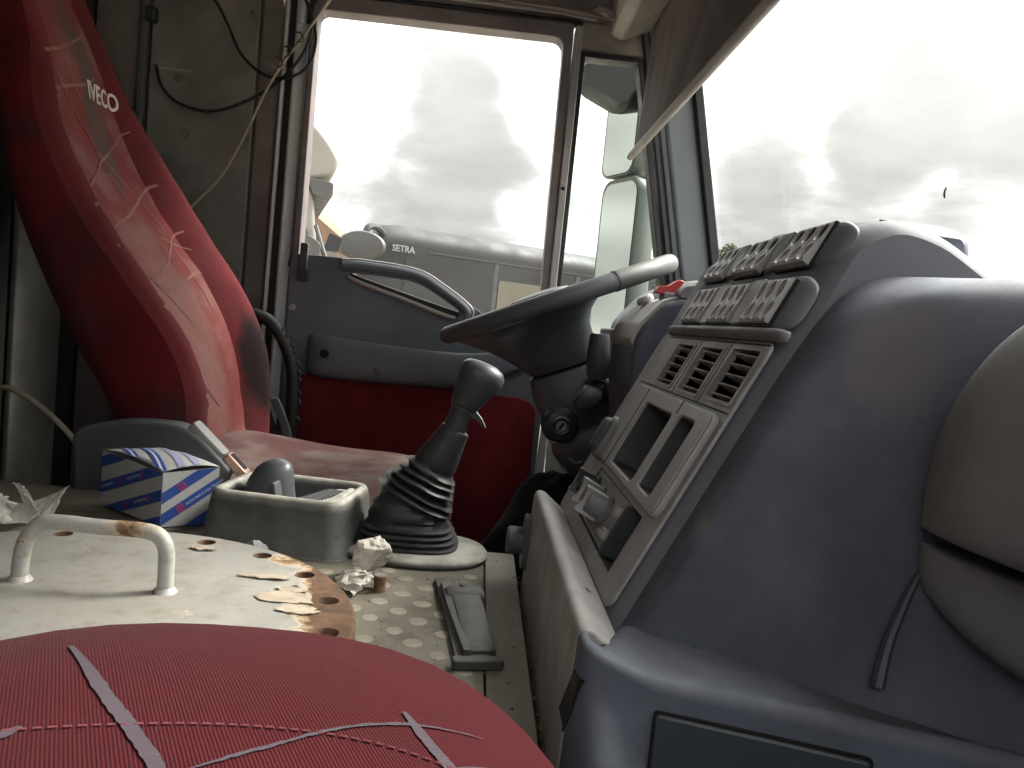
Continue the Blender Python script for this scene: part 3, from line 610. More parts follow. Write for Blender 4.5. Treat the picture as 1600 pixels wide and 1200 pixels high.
fp = MB().prism(rrect(0.6365, -0.003, 1.027, 0.2535, 0.012, 4), -0.002, 0.0014, FF).build('face_overlay', 'dash_dusty', dash)  # added pale skin: the face's brightness is put into its colour, shell stays dark
for q in (PB, PS): cut(fp, cutf((q[0], q[1], -0.075), (q[2], q[3], 0.05)))
for q in VENTS: cut(fp, cutf((q[0], q[1], -0.03), (q[2], q[3], 0.05), r=0.002))
cut(fp, cutf((0.688, 0.0145, -0.03), (0.936, 0.072, 0.05), r=0.003)); bev(fp, 0.0008, 2, 40)
# raised panel round the trays
tp = MB().prism(rrect(0.648, 0.0795, 0.972, 0.1815, 0.010, 4), -0.002, 0.007, FF).build('tray_panel', 'dash_light', dash)
for q in (PB, PS): cut(tp, cutf((q[0], q[1], -0.05), (q[2], q[3], 0.05)))
bev(tp, 0.004, 3, 40)
MB().prism(rrect(0.652, 0.083, 0.672, 0.178, 0.008, 4), 0.005, 0.0085, FF).build('tray_panel_end', 'dash_light', dash, 0.003)
MB().box((0.905, 0.081, 0.0065), (0.9065, 0.180, 0.0075), FF).build('panel_joint', 'void_black', dash, smooth=False)
MB().box((0.753, 0.167, 0.0066), (0.754, 0.181, 0.0075), FF).build('panel_joint', 'void_black', dash, smooth=False)
for q in (PB, PS):
    m = MB(); pi = rrect(q[0] + 0.0004, q[1] + 0.0004, q[2] - 0.0004, q[3] - 0.0004, 0.0056, 4); pj = rrect(q[0] + 0.006, q[1] + 0.006, q[2] - 0.006, q[3] - 0.004, 0.0056, 4)
    m.loft([[FF(p[0], p[1], 0.0045) for p in pi], [FF(p[0], p[1], -0.045) for p in pj]], True, False, True)
    m.build('open_tray', 'black_plastic', dash)
# air vents
for q in VENTS:
    m = MB(); pi = rrect(q[0], q[1], q[2], q[3], 0.002, 2)
    m.loft([[FF(p[0], p[1], -0.001) for p in pi], [FF(p[0], p[1], -0.028) for p in pi]], True, False, True)
    v = m.build('air_vent', 'void_black', dash, smooth=False)
    fo, fi = rrect(q[0] - 0.0030, q[1] - 0.0026, q[2] + 0.0030, q[3] + 0.0026, 0.003, 3), rrect(q[0] + 0.001, q[1] + 0.001, q[2] - 0.001, q[3] - 0.001, 0.002, 3)
    MB().loft([[FF(p[0], p[1], c) for p in poly] for poly, c in ((fo, 0.0), (fo, 0.0026), (fi, 0.0026), (fi, -0.004))], True, False, False).build('vent_frame', 'dash_dusty', v)
    hgt = q[3] - q[1]
    for k in range(5):
        s0 = q[1] + hgt * (k + 0.55) / 5.2; m = MB(); N = 10; top = []; bot = []
        for i in range(N + 1):
            t = i / N; a = q[0] + 0.004 + (q[2] - q[0] - 0.008) * t; bow = 0.0105 * (1 - (2 * t - 1) ** 2)
            top.append((a, bow))
        m.loft([[FF(a, s0 + w - b * 0.25, c0 + b) for w, c0 in ((0, -0.018), (0.0010, -0.018), (0.0022, -0.0035), (0.0010, -0.0035))] for a, b in top])
        m.build('slat', 'dash_dusty', v)
    MB().box((q[0] + (q[2] - q[0]) * 0.5 - 0.001, q[1] + 0.003, -0.022), (q[0] + (q[2] - q[0]) * 0.5 + 0.001, q[3] - 0.003, -0.012), FF).build('deflector', 'black_plastic', v)
# seams of the vent row
for lo, hi in (((0.640, 0.1845, 0.0), (1.0, 0.1858, 0.0018)), ((0.640, 0.2492, 0.0), (0.985, 0.2505, 0.0018)), ((0.7345, 0.186, 0.0), (0.7355, 0.249, 0.0018)), ((0.836, 0.186, 0.0), (0.837, 0.249, 0.0018))):
    MB().box(lo, hi, FF).build('panel_joint', 'void_black', dash, smooth=False)
# heater control unit
hv = MB().prism(rrect(0.742, 0.016, 0.934, 0.0705, 0.004, 3), -0.02, -0.001, FF).build('heater_panel', 'dash_dusty', dash, 0.0015)
MB().prism(rrect(0.735, 0.0165, 0.7425, 0.070, 0.002, 3), -0.02, 0.004, FF).build('panel_rib', 'black_plastic', hv, 0.001)
MB().box((0.7325, 0.0185, -0.022), (0.7345, 0.0345, 0.002), FF).build('panel_rib', 'black_plastic', hv, 0.0008)
MB().box((0.7325, 0.0375, -0.022), (0.7345, 0.0685, 0.002), FF).build('panel_rib', 'black_plastic', hv, 0.0008)
MB().box((0.748, 0.0665, -0.0012), (0.930, 0.0680, 0.0016), FF).build('panel_rib', 'dash_light', hv, 0.0004)
MB().box((0.748, 0.0185, -0.0012), (0.930, 0.0200, 0.0016), FF).build('panel_rib', 'dash_light', hv, 0.0004)
m = MB(); m.box((0.690, 0.0155, -0.026), (0.7345, 0.071, -0.016), FF); st = m.build('slot', 'void_black', dash, smooth=False)
MB().box((0.705, 0.018, -0.018), (0.7075, 0.068, -0.006), FF).build('slot_rib', 'black_plastic', st)
MB().box((0.718, 0.030, -0.018), (0.7195, 0.060, -0.008), FF).build('slot_rib', 'black_plastic', st)
def heater_knob(a, s, hgt, dark):
    kf = fr(FF(a, s, -0.001), (0, 1, 0), es, en)
    k = MB().lathe([(0.0, 0), (0.0165, 0), (0.0165, 0.003), (0.0135, 0.006), (0.0120, hgt * 0.8), (0.0110, hgt), (0.0, hgt)], kf, 24, False).build('rotary_knob', 'black_plastic' if dark else 'dash_grey', hv)
    secs = []
    for i in range(7):       # finger grip: a ridge that flares at both ends
        t = i / 6 * 2 - 1; w = 0.0030 + 0.0055 * t * t; x = t * 0.0145
        secs.append([kf(w, x, hgt * 0.25), kf(w * 0.8, x, hgt + 0.004 + 0.003 * t * t), kf(-w * 0.8, x, hgt + 0.004 + 0.003 * t * t), kf(-w, x, hgt * 0.25)])
    MB().loft(secs).build('knob_grip', 'black_plastic' if dark else 'dash_light', k, 0.0015)
heater_knob(0.912, 0.047, 0.020, True); heater_knob(0.866, 0.0445, 0.020, False); heater_knob(0.812, 0.0445, 0.024, False)
for a, s in ((0.762, 0.0565), (0.764, 0.031)):
    MB().prism(rrect(a - 0.0055, s - 0.0055, a + 0.0055, s + 0.0055, 0.0012, 2), -0.001, 0.005, FF).build('push_button', 'dash_light', hv, 0.001)
for a, s in ((0.8445, 0.026), (0.792, 0.026)):
    MB().lathe([(0.0, 0), (0.003, 0), (0.003, 0.003), (0.0, 0.0036)], fr(FF(a, s, -0.001), (0, 1, 0), es, en), 10, False).build('push_button', 'dash_light', hv)
# oval dark switch left of the trays
osf = fr(FF(0.966, 0.104, 0.001), (0, 1, 0), es, en)
osw = MB().prism(rrect(-0.016, -0.030, 0.016, 0.030, 0.015, 6), 0, 0.013, osf, rrect(-0.013, -0.027, 0.013, 0.027, 0.0128, 6)).build('oval_switch', 'dash_grey', dash, 0.003, 3)
MB().prism(rrect(-0.0115, -0.024, 0.0115, 0.024, 0.011, 6), 0.012, 0.0205, osf, rrect(-0.009, -0.021, 0.009, 0.021, 0.0088, 6)).build('switch_cap', 'black_plastic', osw, 0.002, 3)
# rocker switch pods ------------------------------------------------
def pod(a0, a1, s0, s1, n0, n1, nm, lip):
    m = MB(); cs = []
    L_ = a1 - a0
    for i, (t, k) in enumerate(((0, 0.0), (0.004, 0.45), (0.012, 0.75), (0.022, 0.93), (0.034, 1.0), (L_ - 0.03, 1.0), (L_ - 0.018, 0.92), (L_ - 0.008, 0.7), (L_, 0.2))):
        c0 = (s0 + s1) / 2; h = (s1 - s0) / 2 * (0.45 + 0.55 * k); nn2 = n0 + (n1 - n0) * k
        cs.append([FF(a0 + t, c0 + b * h, n0 + (nn2 - n0) * c) for b, c in ((-1, 0), (-1, 0.6), (-0.93, 0.9), (-0.8, 1), (0, 1.06), (0.8, 1), (0.93, 0.9), (1, 0.6), (1, 0))])
    m.loft(cs)
    return m.build(nm, 'dash_grey', dash, sub=1)
pod(0.622, 0.985, 0.2585, 0.316, -0.004, 0.0085, 'switch_pod', True)
pod(0.632, 1.000, 0.3240, 0.372, -0.010, 0.0025, 'switch_pod', True)
# lip under the lower pod
m = MB(); m.loft([[FF(a, s, n) for s, n in ((0.2515, 0.0), (0.2525, 0.008 * k), (0.2555, 0.0135 * k), (0.260, 0.0145 * k), (0.263, 0.010 * k), (0.264, 0.0))] for a, k in ((0.612, 0.15), (0.618, 0.7), (0.630, 1), (0.96, 1), (0.985, 0.8), (1.0, 0.3))])
m.build('pod_lip', 'dash_grey', dash, sub=1)
# one rocker, carved, then shared
rk = MB(); W, Hh = 0.0192, 0.0425
rk.loft([[Vector((x, y, z)) for x, z in ((-W / 2, -0.006), (-W / 2, h), (W / 2, h), (W / 2, -0.006))] for y, h in ((-Hh / 2, 0.0030), (-Hh / 2 + 0.003, 0.0048), (0, 0.0036), (Hh / 2 - 0.003, 0.0050), (Hh / 2, 0.0035))])
rocker = rk.build('rocker_switch', 'dash_light')
for sgn in (-1, 1):
    c = MB(); cyv = sgn * 0.0105
    c.loft([[Vector((rx * math.cos(6.2832 * k / 16), cyv + ry * math.sin(6.2832 * k / 16), z)) for k in range(16)] for rx, ry, z in ((0.0070, 0.0092, 0.02), (0.0070, 0.0092, 0.0044), (0.0062, 0.0082, 0.0022), (0.0034, 0.0050, 0.0012))])
    cut(rocker, c)
bev(rocker, 0.0007, 2, 35); bake(rocker)
lens_m = MB().prism([(0.0034 * math.cos(6.2832 * k / 12), 0.0048 * math.sin(6.2832 * k / 12)) for k in range(12)], -0.0006, 0.0006).build('icon', 'mirror_dark')
def place(o, f, parent):
    a, b, c_, o0 = f(1, 0, 0) - f(0, 0, 0), f(0, 1, 0) - f(0, 0, 0), f(0, 0, 1) - f(0, 0, 0), f(0, 0, 0) - WLOC[parent.name]
    M = Matrix(((a.x, b.x, c_.x, o0.x), (a.y, b.y, c_.y, o0.y), (a.z, b.z, c_.z, o0.z), (0, 0, 0, 1)))
    o.parent = parent; o.matrix_basis = M; WLOC[o.name] = WLOC[parent.name].copy(); return o
def rockers(groups, s, n, ax, skip=()):
    for gi, (a0, a1) in enumerate(groups):
        MB().box((a0 - 0.001, s - 0.0235, n - 0.010), (a1 + 0.001, s + 0.0215, n + 0.0005), FF).build('switch_well', 'void_black', dash, smooth=False)
        for k in range(3):
            a = a0 + (a1 - a0) * (k + 0.5) / 3; w = (a1 - a0) / 3 / 0.0212
            tilt = ax
            f = fr(FF(a, s, n), Vector((0, 1, 0)) * w, es * math.cos(tilt) - en * math.sin(tilt), en * math.cos(tilt) + es * math.sin(tilt))
            o = place(dup(rocker), f, dash)
            if (gi, k) in skip:
                li = lens_m.copy(); COL.objects.link(li); li.parent = o; li.location = (0, -0.0105, 0.0012)
rockers([(0.648, 0.716), (0.752, 0.822), (0.856, 0.930)], 0.2865, 0.0098, 0.03, {(2, 1), (1, 2), (2, 2)})
rockers([(0.662, 0.738), (0.776, 0.862), (0.898, 0.970)], 0.3475, 0.0030, 0.16, {(0, 0), (1, 1), (1, 0), (2, 1)})
bpy.data.objects.remove(rocker); bpy.data.objects.remove(lens_m)
for s0, s1, n1, bars in ((0.263, 0.312, 0.0125, ((0.719, 0.749), (0.825, 0.853))), (0.327, 0.369, 0.0058, ((0.741, 0.773), (0.865, 0.895)))):
    for a0, a1 in bars:
        MB().prism(rrect(a0, s0, a1, s1, 0.004, 3), -0.004, n1, FF).build('pod_spacer', 'dash_grey', dash, 0.003, 3)
# hump on the dash top in front of the windscreen
m = MB(); m.loft([[XZ(x, z, y) for x, z in rpoly([(0.36, 0.33), (0.345, zt - 0.012), (0.40, zt), (0.475, zt - 0.003), (x1, zt - 0.014), (x1 + 0.004, 0.33)], [0, 0.03, 0.05, 0.04, 0.012, 0], 4)] for y, zt, x1 in ((0.805, 0.452, 0.478), (0.815, 0.462, 0.488), (0.83, 0.466, 0.491), (1.02, 0.474, 0.51), (1.04, 0.470, 0.508))])
m.build('dash_hump', 'dash_blue', dash, angle=45)
# black seal where the stack's top cover ends
MB().tube(catmull([(0.318, 0.662, 0.4345), (0.345, 0.652, 0.4300), (0.372, 0.648, 0.4180), (0.41, 0.645, 0.395), (0.455, 0.645, 0.3725)], 5), 0.0013, 8).build('cover_seam', 'dark_grey', dash)
# passenger side of the stack: one flowing panel
LV = [(0.060, [(0.128, 0.645), (0.112, 0.634), (0.122, 0.620), (0.150, 0.596), (0.205, 0.543), (0.265, 0.482), (0.298, 0.446), (0.40, 0.30)]),
      (0.112, [(0.152, 0.640), (0.135, 0.630), (0.143, 0.617), (0.166, 0.597), (0.220, 0.548), (0.280, 0.490), (0.315, 0.453), (0.42, 0.30)]),
      (0.222, [(0.208, 0.634), (0.190, 0.625), (0.197, 0.613), (0.217, 0.594), (0.258, 0.556), (0.302, 0.508), (0.335, 0.460), (0.45, 0.28)]),
      (0.310, [(0.250, 0.630), (0.231, 0.622), (0.238, 0.610), (0.256, 0.594), (0.290, 0.562), (0.325, 0.523), (0.356, 0.475), (0.48, 0.26)]),
      (0.352, [(0.272, 0.632), (0.256, 0.624), (0.262, 0.612), (0.278, 0.596), (0.306, 0.566), (0.338, 0.528), (0.370, 0.480), (0.50, 0.25)]),
      (0.376, [(0.318, 0.645), (0.296, 0.637), (0.292, 0.622), (0.300, 0.606), (0.324, 0.576), (0.355, 0.536), (0.388, 0.486), (0.52, 0.25)]),
      (0.3875, [(0.355, 0.650), (0.335, 0.642), (0.334, 0.632), (0.345, 0.620), (0.366, 0.596), (0.392, 0.560), (0.425, 0.510), (0.55, 0.27)]),
      (0.378, [(0.44, 0.70), (0.44, 0.69), (0.441, 0.68), (0.448, 0.665), (0.462, 0.64), (0.484, 0.60), (0.51, 0.55), (0.60, 0.34)]),
      (0.345, [(0.57, 0.75), (0.57, 0.74), (0.57, 0.73), (0.57, 0.72), (0.575, 0.69), (0.58, 0.66), (0.585, 0.60), (0.60, 0.40)])]
def ridge(z, pts):
    if z > 0.36 or pts[0][0] > 0.5: return pts[:5] + [((pts[4][0] + pts[5][0]) / 2, (pts[4][1] + pts[5][1]) / 2)] + pts[5:]
    xf = 0.125 + (z - 0.097) * 0.483 + 0.015 + max(0, z - 0.30) * 0.10
    return [(xf + 0.024, 0.645), (xf + 0.002, 0.637), (xf, 0.620), (xf + 0.002, 0.604), (xf + 0.011, 0.588)] + pts[4:] if z > 0.1 else [(xf + 0.024, 0.650), (xf + 0.002, 0.642), (xf, 0.628), (xf + 0.003, 0.612), (xf + 0.014, 0.594)] + pts[4:]
rows = [catmull([(x, y, z) for x, y in ridge(z, pts)], 4) for z, pts in LV]
cols = [catmull([r[j] for r in rows], 4) for j in range(len(rows[0]))]
MB().grid(lambda u, v: cols[round(u * (len(cols) - 1))][round(v * (len(cols[0]) - 1))], len(cols) - 1, len(cols[0]) - 1).build('stack_side_panel', 'dash_blue', dash, angle=80)
# passenger air bag bulge and glove box
bo, bd = Vector((-0.88, -0.475, 0)), Vector((0.475, -0.88, 0)); BA = Vector((0.304, 0.498, 0))
def sweep(rowsd, nm, mat, sub=2):
    MB().loft([[BA + bd * t + bo * (pm * a if a > 0 else a * 0.10) + Vector((0, 0, zb + (zt - zb) * b)) for a, b in rowp] for t, pm, zb, zt, rowp in rowsd]).build(nm, mat, dash, sub=sub)
bp = [(-1, 0.0), (0.78, 0.0), (0.95, 0.03), (1.0, 0.12), (0.96, 0.32), (0.80, 0.58), (0.55, 0.80), (0.22, 0.95), (-0.1, 1.0), (-1, 1.02)]
sweep([(-0.012, 0.002, 0.214, 0.262, bp), (-0.004, 0.013, 0.214, 0.292, bp), (0.010, 0.026, 0.214, 0.326, bp), (0.035, 0.046, 0.214, 0.358, bp), (0.08, 0.068, 0.214, 0.384, bp), (0.15, 0.086, 0.214, 0.398, bp), (0.28, 0.096, 0.214, 0.402, bp), (0.55, 0.096, 0.214, 0.402, bp), (0.75, 0.09, 0.214, 0.40, bp)], 'airbag_cover', 'pad_grey')
gp = [(-1, 1.0), (0.8, 1.0), (0.96, 0.96), (1.0, 0.86), (0.97, 0.5), (0.85, 0.2), (0.55, 0.04), (0.1, 0.0), (-1, 0.0)]
sweep([(-0.012, 0.002, 0.186, 0.207, gp), (-0.002, 0.012, 0.176, 0.207, gp), (0.018, 0.022, 0.162, 0.207, gp), (0.05, 0.030, 0.148, 0.207, gp), (0.11, 0.036, 0.136, 0.207, gp), (0.25, 0.04, 0.122, 0.207, gp), (0.6, 0.04, 0.11, 0.207, gp), (0.75, 0.04, 0.11, 0.207, gp)], 'glove_box', 'pad_grey')
MB().loft([[BA + bd * t + bo * o_ + Vector((0, 0, z)) for z, o_ in ((0.20, -0.02), (0.12, -0.022), (0.02, -0.035), (-0.35, -0.06), (-0.35, -0.12), (0.20, -0.12))] for t in (-0.012, 0.2, 0.75)]).build('knee_panel', 'dark_grey', dash)
MB().tube(catmull([(0.300, 0.4975, 0.196), (0.2905, 0.4975, 0.172), (0.280, 0.4945, 0.140), (0.2735, 0.4890, 0.112)], 5), [0.002 + 0.0028 * i / 15 for i in range(16)], 8).build('panel_gap', 'lid_blue', dash)
# lower console: long dusty side and its rounded passenger corner
cp = [(0.1235, 0.075), (0.1220, 0.0965), (0.096, 0.1175), (0.0885, 0.1185), (0.0845, 0.114), (0.0835, 0.105), (0.0795, 0.0), (0.078, -0.06), (0.1235, -0.06)]
MB().loft([[XZ(x, z, y) for x, z in cp] for y in (0.985, 0.9, 0.7, 0.5305)]).build('console_side', 'dash_dusty', dash, 0.003, angle=25)
ARC = [(0.0848 + 0.017 * (1 - math.cos(R(a))), 0.5105 - 0.017 * math.sin(R(a))) for a in range(0, 91, 15)]
outp = [(0.0848, 0.5285), (0.0848, 0.520)] + ARC[:-1] + [(0.104, 0.4925), (0.118, 0.4905), (0.133, 0.4870), (0.160, 0.4785), (0.190, 0.4690), (0.220, 0.459), (0.25, 0.449), (0.29, 0.435), (0.33, 0.420), (0.39, 0.396), (0.45, 0.37)]
inp = catmull([(0.1175, 0.5285, 0), (0.1195, 0.540, 0), (0.124, 0.575, 0), (0.132, 0.606, 0), (0.165, 0.592, 0), (0.24, 0.525, 0), (0.33, 0.47, 0), (0.45, 0.42, 0)], 8)
secs = []
for i, p in enumerate(outp):
    q = inp[round(i / (len(outp) - 1) * (len(inp) - 1))]; p = Vector((*p, 0)); t = (Vector((*outp[min(i + 1, len(outp) - 1)], 0)) - Vector((*outp[max(i - 1, 0)], 0))).normalized()
    o_ = Vector((-t.y, t.x, 0)); o_ = -o_ if o_.dot(Vector((-1, -1, 0))) < 0 else o_
    w_ = max(0.0, min(1.0, (i - 1) / 6)); w_ = w_ * w_ * (3 - 2 * w_); far = min(1, max(0, (p.x - 0.105) / 0.03)); zf = 0.088 - 0.044 * far
    zt = 0.1180 - 0.013 * min(1, max(0, p.x - 0.088) / 0.04); zi = 0.0945
    rr = 0.0055 + 0.004 * far; sec = [Vector((q.x, q.y, zi - 0.03)), Vector((q.x, q.y, zi)), p * 0.75 + q * 0.25 + Vector((0, 0, zt * 0.78 + zi * 0.22))]
    for j in range(5):
        a = j / 4 * math.pi / 2; sec.append(p - o_ * rr * (1 - math.sin(a)) + Vector((0, 0, zt - rr * (1 - math.cos(a)))))
    for k, z_ in ((0.0, zf), (0.12, zf - 0.008), (0.5, zf - 0.022), (0.88, zf - 0.038), (1.0, zf - 0.055), (1.02, -0.06), (0.9, -0.36)):
        sec.append(p + Vector((-0.004 * (1 - far) * (0.118 - z_) / 0.118, -0.032 * w_ * k, z_)))
    sec.append(Vector((q.x, q.y, -0.36))); secs.append(sec)
MB().loft(secs).build('lower_dash', 'dash_blue', dash, angle=75)
# lid on the lower dash, with the gap round it, and the black slot in its corner
lt = Vector((0.95, -0.312, 0)).normalized(); lo_ = Vector((-0.312, -0.95, 0)).normalized()
LF = fr((0.133, 0.4876, 0.0), lt, (0.02 * lo_.x, 0.02 * lo_.y, 1), lo_)
MB().prism(rrect(-0.0016, -0.001, 0.1275, 0.0865, 0.003, 3), -0.012, 0.0012, LF).build('lid_gap', 'void_black', dash, smooth=False)
MB().prism(rrect(0.0, 0.0035, 0.126, 0.0850, 0.003, 3), -0.01, 0.0036, LF).build('dash_lid', 'lid_blue', dash, 0.002, 3)
MB().prism(rrect(0.0, -0.010, 0.126, 0.0012, 0.003, 3), -0.01, 0.0046, LF).build('lid_edge', 'lid_blue', dash, 0.002, 3)
MB().lathe([(0.0, 0), (0.0095, 0), (0.0095, 0.004), (0.006, 0.005), (0.0055, 0.002), (0.0, 0.002)], fr(LF(0.150, 0.048, 0.0), lt, (0, 0, 1), lo_), 18, False).build('socket', 'black_plastic', dash)
MB().prism([(0.500, 0.096), (0.520, 0.094), (0.562, 0.045), (0.568, 0.026), (0.556, 0.014), (0.546, 0.028), (0.508, 0.072)][::-1], -0.006, 0.0016, fr((0.0812, 0, 0), (0, 1, 0), (0.036, 0, 1), (-1, 0, 0))).build('slot', 'void_black', dash, smooth=False)
for y, z in ((0.556, 0.110), (0.64, 0.112)): MB().lathe([(0.0, 0), (0.003, 0), (0.0025, 0.0012), (0.0, 0.0012)], fr((0.106, y, z - 0.003), (0.8, 0, -0.6), (0, 1, 0), (0.6, 0, 0.8)), 10, False).build('screw', 'dark_grey', dash)
# round knob at the console's far end
kf = fr((0.0835, 0.972, 0.055), (0, 1, 0), (0.03, 0, 1), (-1, 0, 0.03))
kb = MB().prism(rrect(-0.021, -0.032, 0.021, 0.032, 0.012, 5), 0, 0.009, kf).build('knob_plate', 'dark_grey', dash, 0.002)
MB().lathe([(0.0, 0), (0.015, 0), (0.0165, 0.008), (0.0165, 0.026), (0.014, 0.029), (0.0125, 0.027), (0.0, 0.027)], kf, 24, False).build('rotary_knob', 'dark_grey', kb)
# instrument binnacle behind the steering wheel
wing = [(0.222, 0.12), (0.205, 0.262), (0.207, 0.306), (0.217, 0.334), (0.246, 0.368), (0.264, 0.374), (0.34, 0.385), (0.63, 0.34), (0.63, 0.05)]
MB().prism(rpoly(wing, [0, 0.01, 0.02, 0.02, 0.02, 0.01, 0.03, 0, 0], 4), 1.085, 1.27, XZ).build('instrument_wing', 'dash_blue', dash, 0.007, 3)
MB().prism(rpoly([(0.203, 0.315), (0.214, 0.338), (0.244, 0.372), (0.266, 0.380), (0.266, 0.365), (0.21, 0.300)], 0.004, 3), 1.10, 1.275, XZ).build('wing_top', 'dash_light', dash, 0.003)
hood = [(0.30, 0.20), (0.285, 0.335), (0.292, 0.352), (0.338, 0.408), (0.380, 0.432), (0.46, 0.43), (0.63, 0.36), (0.63, 0.05)]
MB().prism(rpoly(hood, [0, 0.01, 0.01, 0.03, 0.03, 0.04, 0, 0], 4), 1.27, 1.80, XZ).build('instrument_hood', 'dash_grey', dash, 0.008, 3)
MB().box((0.262, 1.28, 0.22), (0.30, 1.79, 0.33)).build('instrument_panel', 'black_plastic', dash, 0.005)
dend = [(0.30, 0.10), (0.352, 0.340), (0.368, 0.374), (0.388, 0.405), (0.440, 0.452), (0.478, 0.458), (0.53, 0.452), (0.63, 0.40), (0.63, 0.10)]
MB().prism(rpoly(dend, [0, 0.01, 0.02, 0.03, 0.03, 0.03, 0.03, 0, 0], 4), 1.80, 1.957, XZ).build('dash_end', 'dash_grey', dash, 0.010, 3)
MB().prism(rpoly([(0.455, 0.44), (0.47, 0.462), (0.477, 0.462), (0.474, 0.42)], 0.003, 2), 1.86, 1.945, XZ).build('defroster_vent', 'void_black', dash)
# brake paddle, knob and flat lever on the binnacle wing
pb = MB().box((0.250, 1.135, 0.372), (0.276, 1.165, 0.386)).build('switch_base', 'dash_grey', dash, 0.003)
MB().prism(rpoly([(-0.018, 0.0), (-0.015, 0.010), (0.0, 0.012), (0.014, 0.022), (0.022, 0.020), (0.012, 0.004), (0.004, -0.002)], 0.002, 2), 1.138, 1.162, fr((0.258, 0, 0.383), (1, 0, 0), (0, 0, 1), (0, 1, 0))).build('red_paddle', 'red_plastic', pb, 0.002)
MB().lathe([(0.0, 0), (0.014, 0), (0.014, 0.006), (0.010, 0.010), (0.0, 0.011)], fr((0.243, 1.215, 0.372), (0.8, 0, 0.5), (0, 1, 0), (-0.5, 0, 0.86)), 20, False).build('rotary_knob', 'dash_light', dash)
MB().prism(rpoly([(0.262, 0.376), (0.268, 0.393), (0.31, 0.400), (0.335, 0.396), (0.335, 0.38)], 0.006, 3), 1.09, 1.128, XZ).build('flat_lever', 'dash_grey', dash, 0.004)
MB().tube([(0.290, 1.78, 0.10), (0.288, 1.80, 0.2)], 0.002, 6).build('cover_seam', 'black_plastic', dash)
# ------------------------------------------------------------------ driver seat
YC=1.555
# z, front x, rear x, half width, bolster depth, extra setback of the inboard edge
ROWS=[(0.02,-.440,-.575,.225,.030,0),(0.09,-.444,-.592,.236,.045,0),(0.16,-.450,-.632,.240,.050,0),(0.235,-.470,-.680,.243,.050,.012),(0.33,-.518,-.728,.243,.050,.040),(0.43,-.592,-.768,.241,.050,.045),(0.56,-.687,-.800,.238,.046,.020),(0.645,-.748,-.822,.226,.036,-.015),(0.70,-.775,-.852,.190,.018,-.01),(0.78,-.807,-.888,.158,.010,0),(0.88,-.855,-.93,.150,.010,0),(0.97,-.890,-.965,.135,.010,0),(1.02,-.92,-.965,.09,.01,0)]
FP=[(0,1),(.5,.95),(.62,.6),(.76,.12),(.87,0),(.95,.15),(1,.6)]
def lerp(z):
    for a,b in zip(ROWS,ROWS[1:]):
        if z<=b[0]:
            t=(z-a[0])/(b[0]-a[0]); return [a[i]+(b[i]-a[i])*t for i in range(1,6)]
    return ROWS[-1][1:]
def front(z,v):
    F,Rr,w,b,sb=lerp(z); k=min(1,abs(v)/w)
    F=F-sb*(1-v/w)/2
    for (k0,d0),(k1,d1) in zip(FP,FP[1:]):
        if k<=k1: return F-b*(d0+(d1-d0)*(k-k0)/(k1-k0))
    return F-b*.6
seat = thing('driver_seat', 'reclined red fabric driver seat with white lettering on its backrest', 'driver seat', (-0.5, YC, -0.05))
ZL = sorted(set([r[0] for r in ROWS]))
ZF = [p.x for p in catmull([(z, 0, 0) for z in ZL], 4)]
def rowf(z):                       # smooth section values at height z
    i = max(k for k in range(len(ROWS)) if ROWS[k][0] <= z + 1e-9); i = min(i, len(ROWS) - 2)
    q = [ROWS[max(0, min(len(ROWS) - 1, i + k))] for k in (-1, 0, 1, 2)]; t = (z - q[1][0]) / (q[2][0] - q[1][0])
    res = []
    for c in range(1, 6):
        p0, p1, p2, p3 = (r[c] for r in q)
        d1 = (p2 - p0) / (q[2][0] - q[0][0]) * (q[2][0] - q[1][0]); d2 = (p3 - p1) / (q[3][0] - q[1][0]) * (q[2][0] - q[1][0])
        h = t * t * (3 - 2 * t); res.append(p1 * (1 - h) + p2 * h + (t ** 3 - 2 * t * t + t) * d1 + (t ** 3 - t * t) * d2)
    return res
def fdepth(k):
    P = [Vector((a, b, 0)) for a, b in FP]; C_ = FPS
    for a, b in zip(C_, C_[1:]):
        if k <= b.x: return a.y + (b.y - a.y) * (k - a.x) / max(1e-6, b.x - a.x)
    return 0.6
FPS = catmull([(a, b, 0) for a, b in FP], 5)
def sfront(z, v):
    F, Rr, w, b, sb = rowf(z); k = min(1, abs(v) / w)
    crown = 0.006 * math.sin(z * 21 + v * 3) * (1 - k) + (0.0035 * math.exp(-((v - 0.01) / 0.006) ** 2) * -1 + 0.0022 * math.sin(z * 70 + v * 22 + 2 * math.sin(z * 13)) * math.sin(v * 31 + z * 9)) * (1 - k) ** 0.5
    return F - sb * (1 - v / w) / 2 - b * fdepth(k) + crown
def seatcol(ks, z):
    F, Rr, w, b, sb = rowf(z)
    return [Vector((sfront(z, k * w), YC + k * w, z)) for k in ks]
def kk(a, b, n): return [a + (b - a) * i / n for i in range(n + 1)]
ZS = [ZF[0] + (ZF[-1] - ZF[0]) * i / 60 for i in range(61)]
MB().loft([seatcol(kk(-0.56, 0.56, 14), z) for z in ZS], False).build('backrest_insert', 'red_insert', seat, angle=80)
for a, b in ((-0.985, -0.56), (0.56, 0.985)):
    MB().loft([seatcol(kk(a, b, 12), z) for z in ZS], False).build('backrest_bolster', 'red_bolster', seat, angle=80)
secs = []
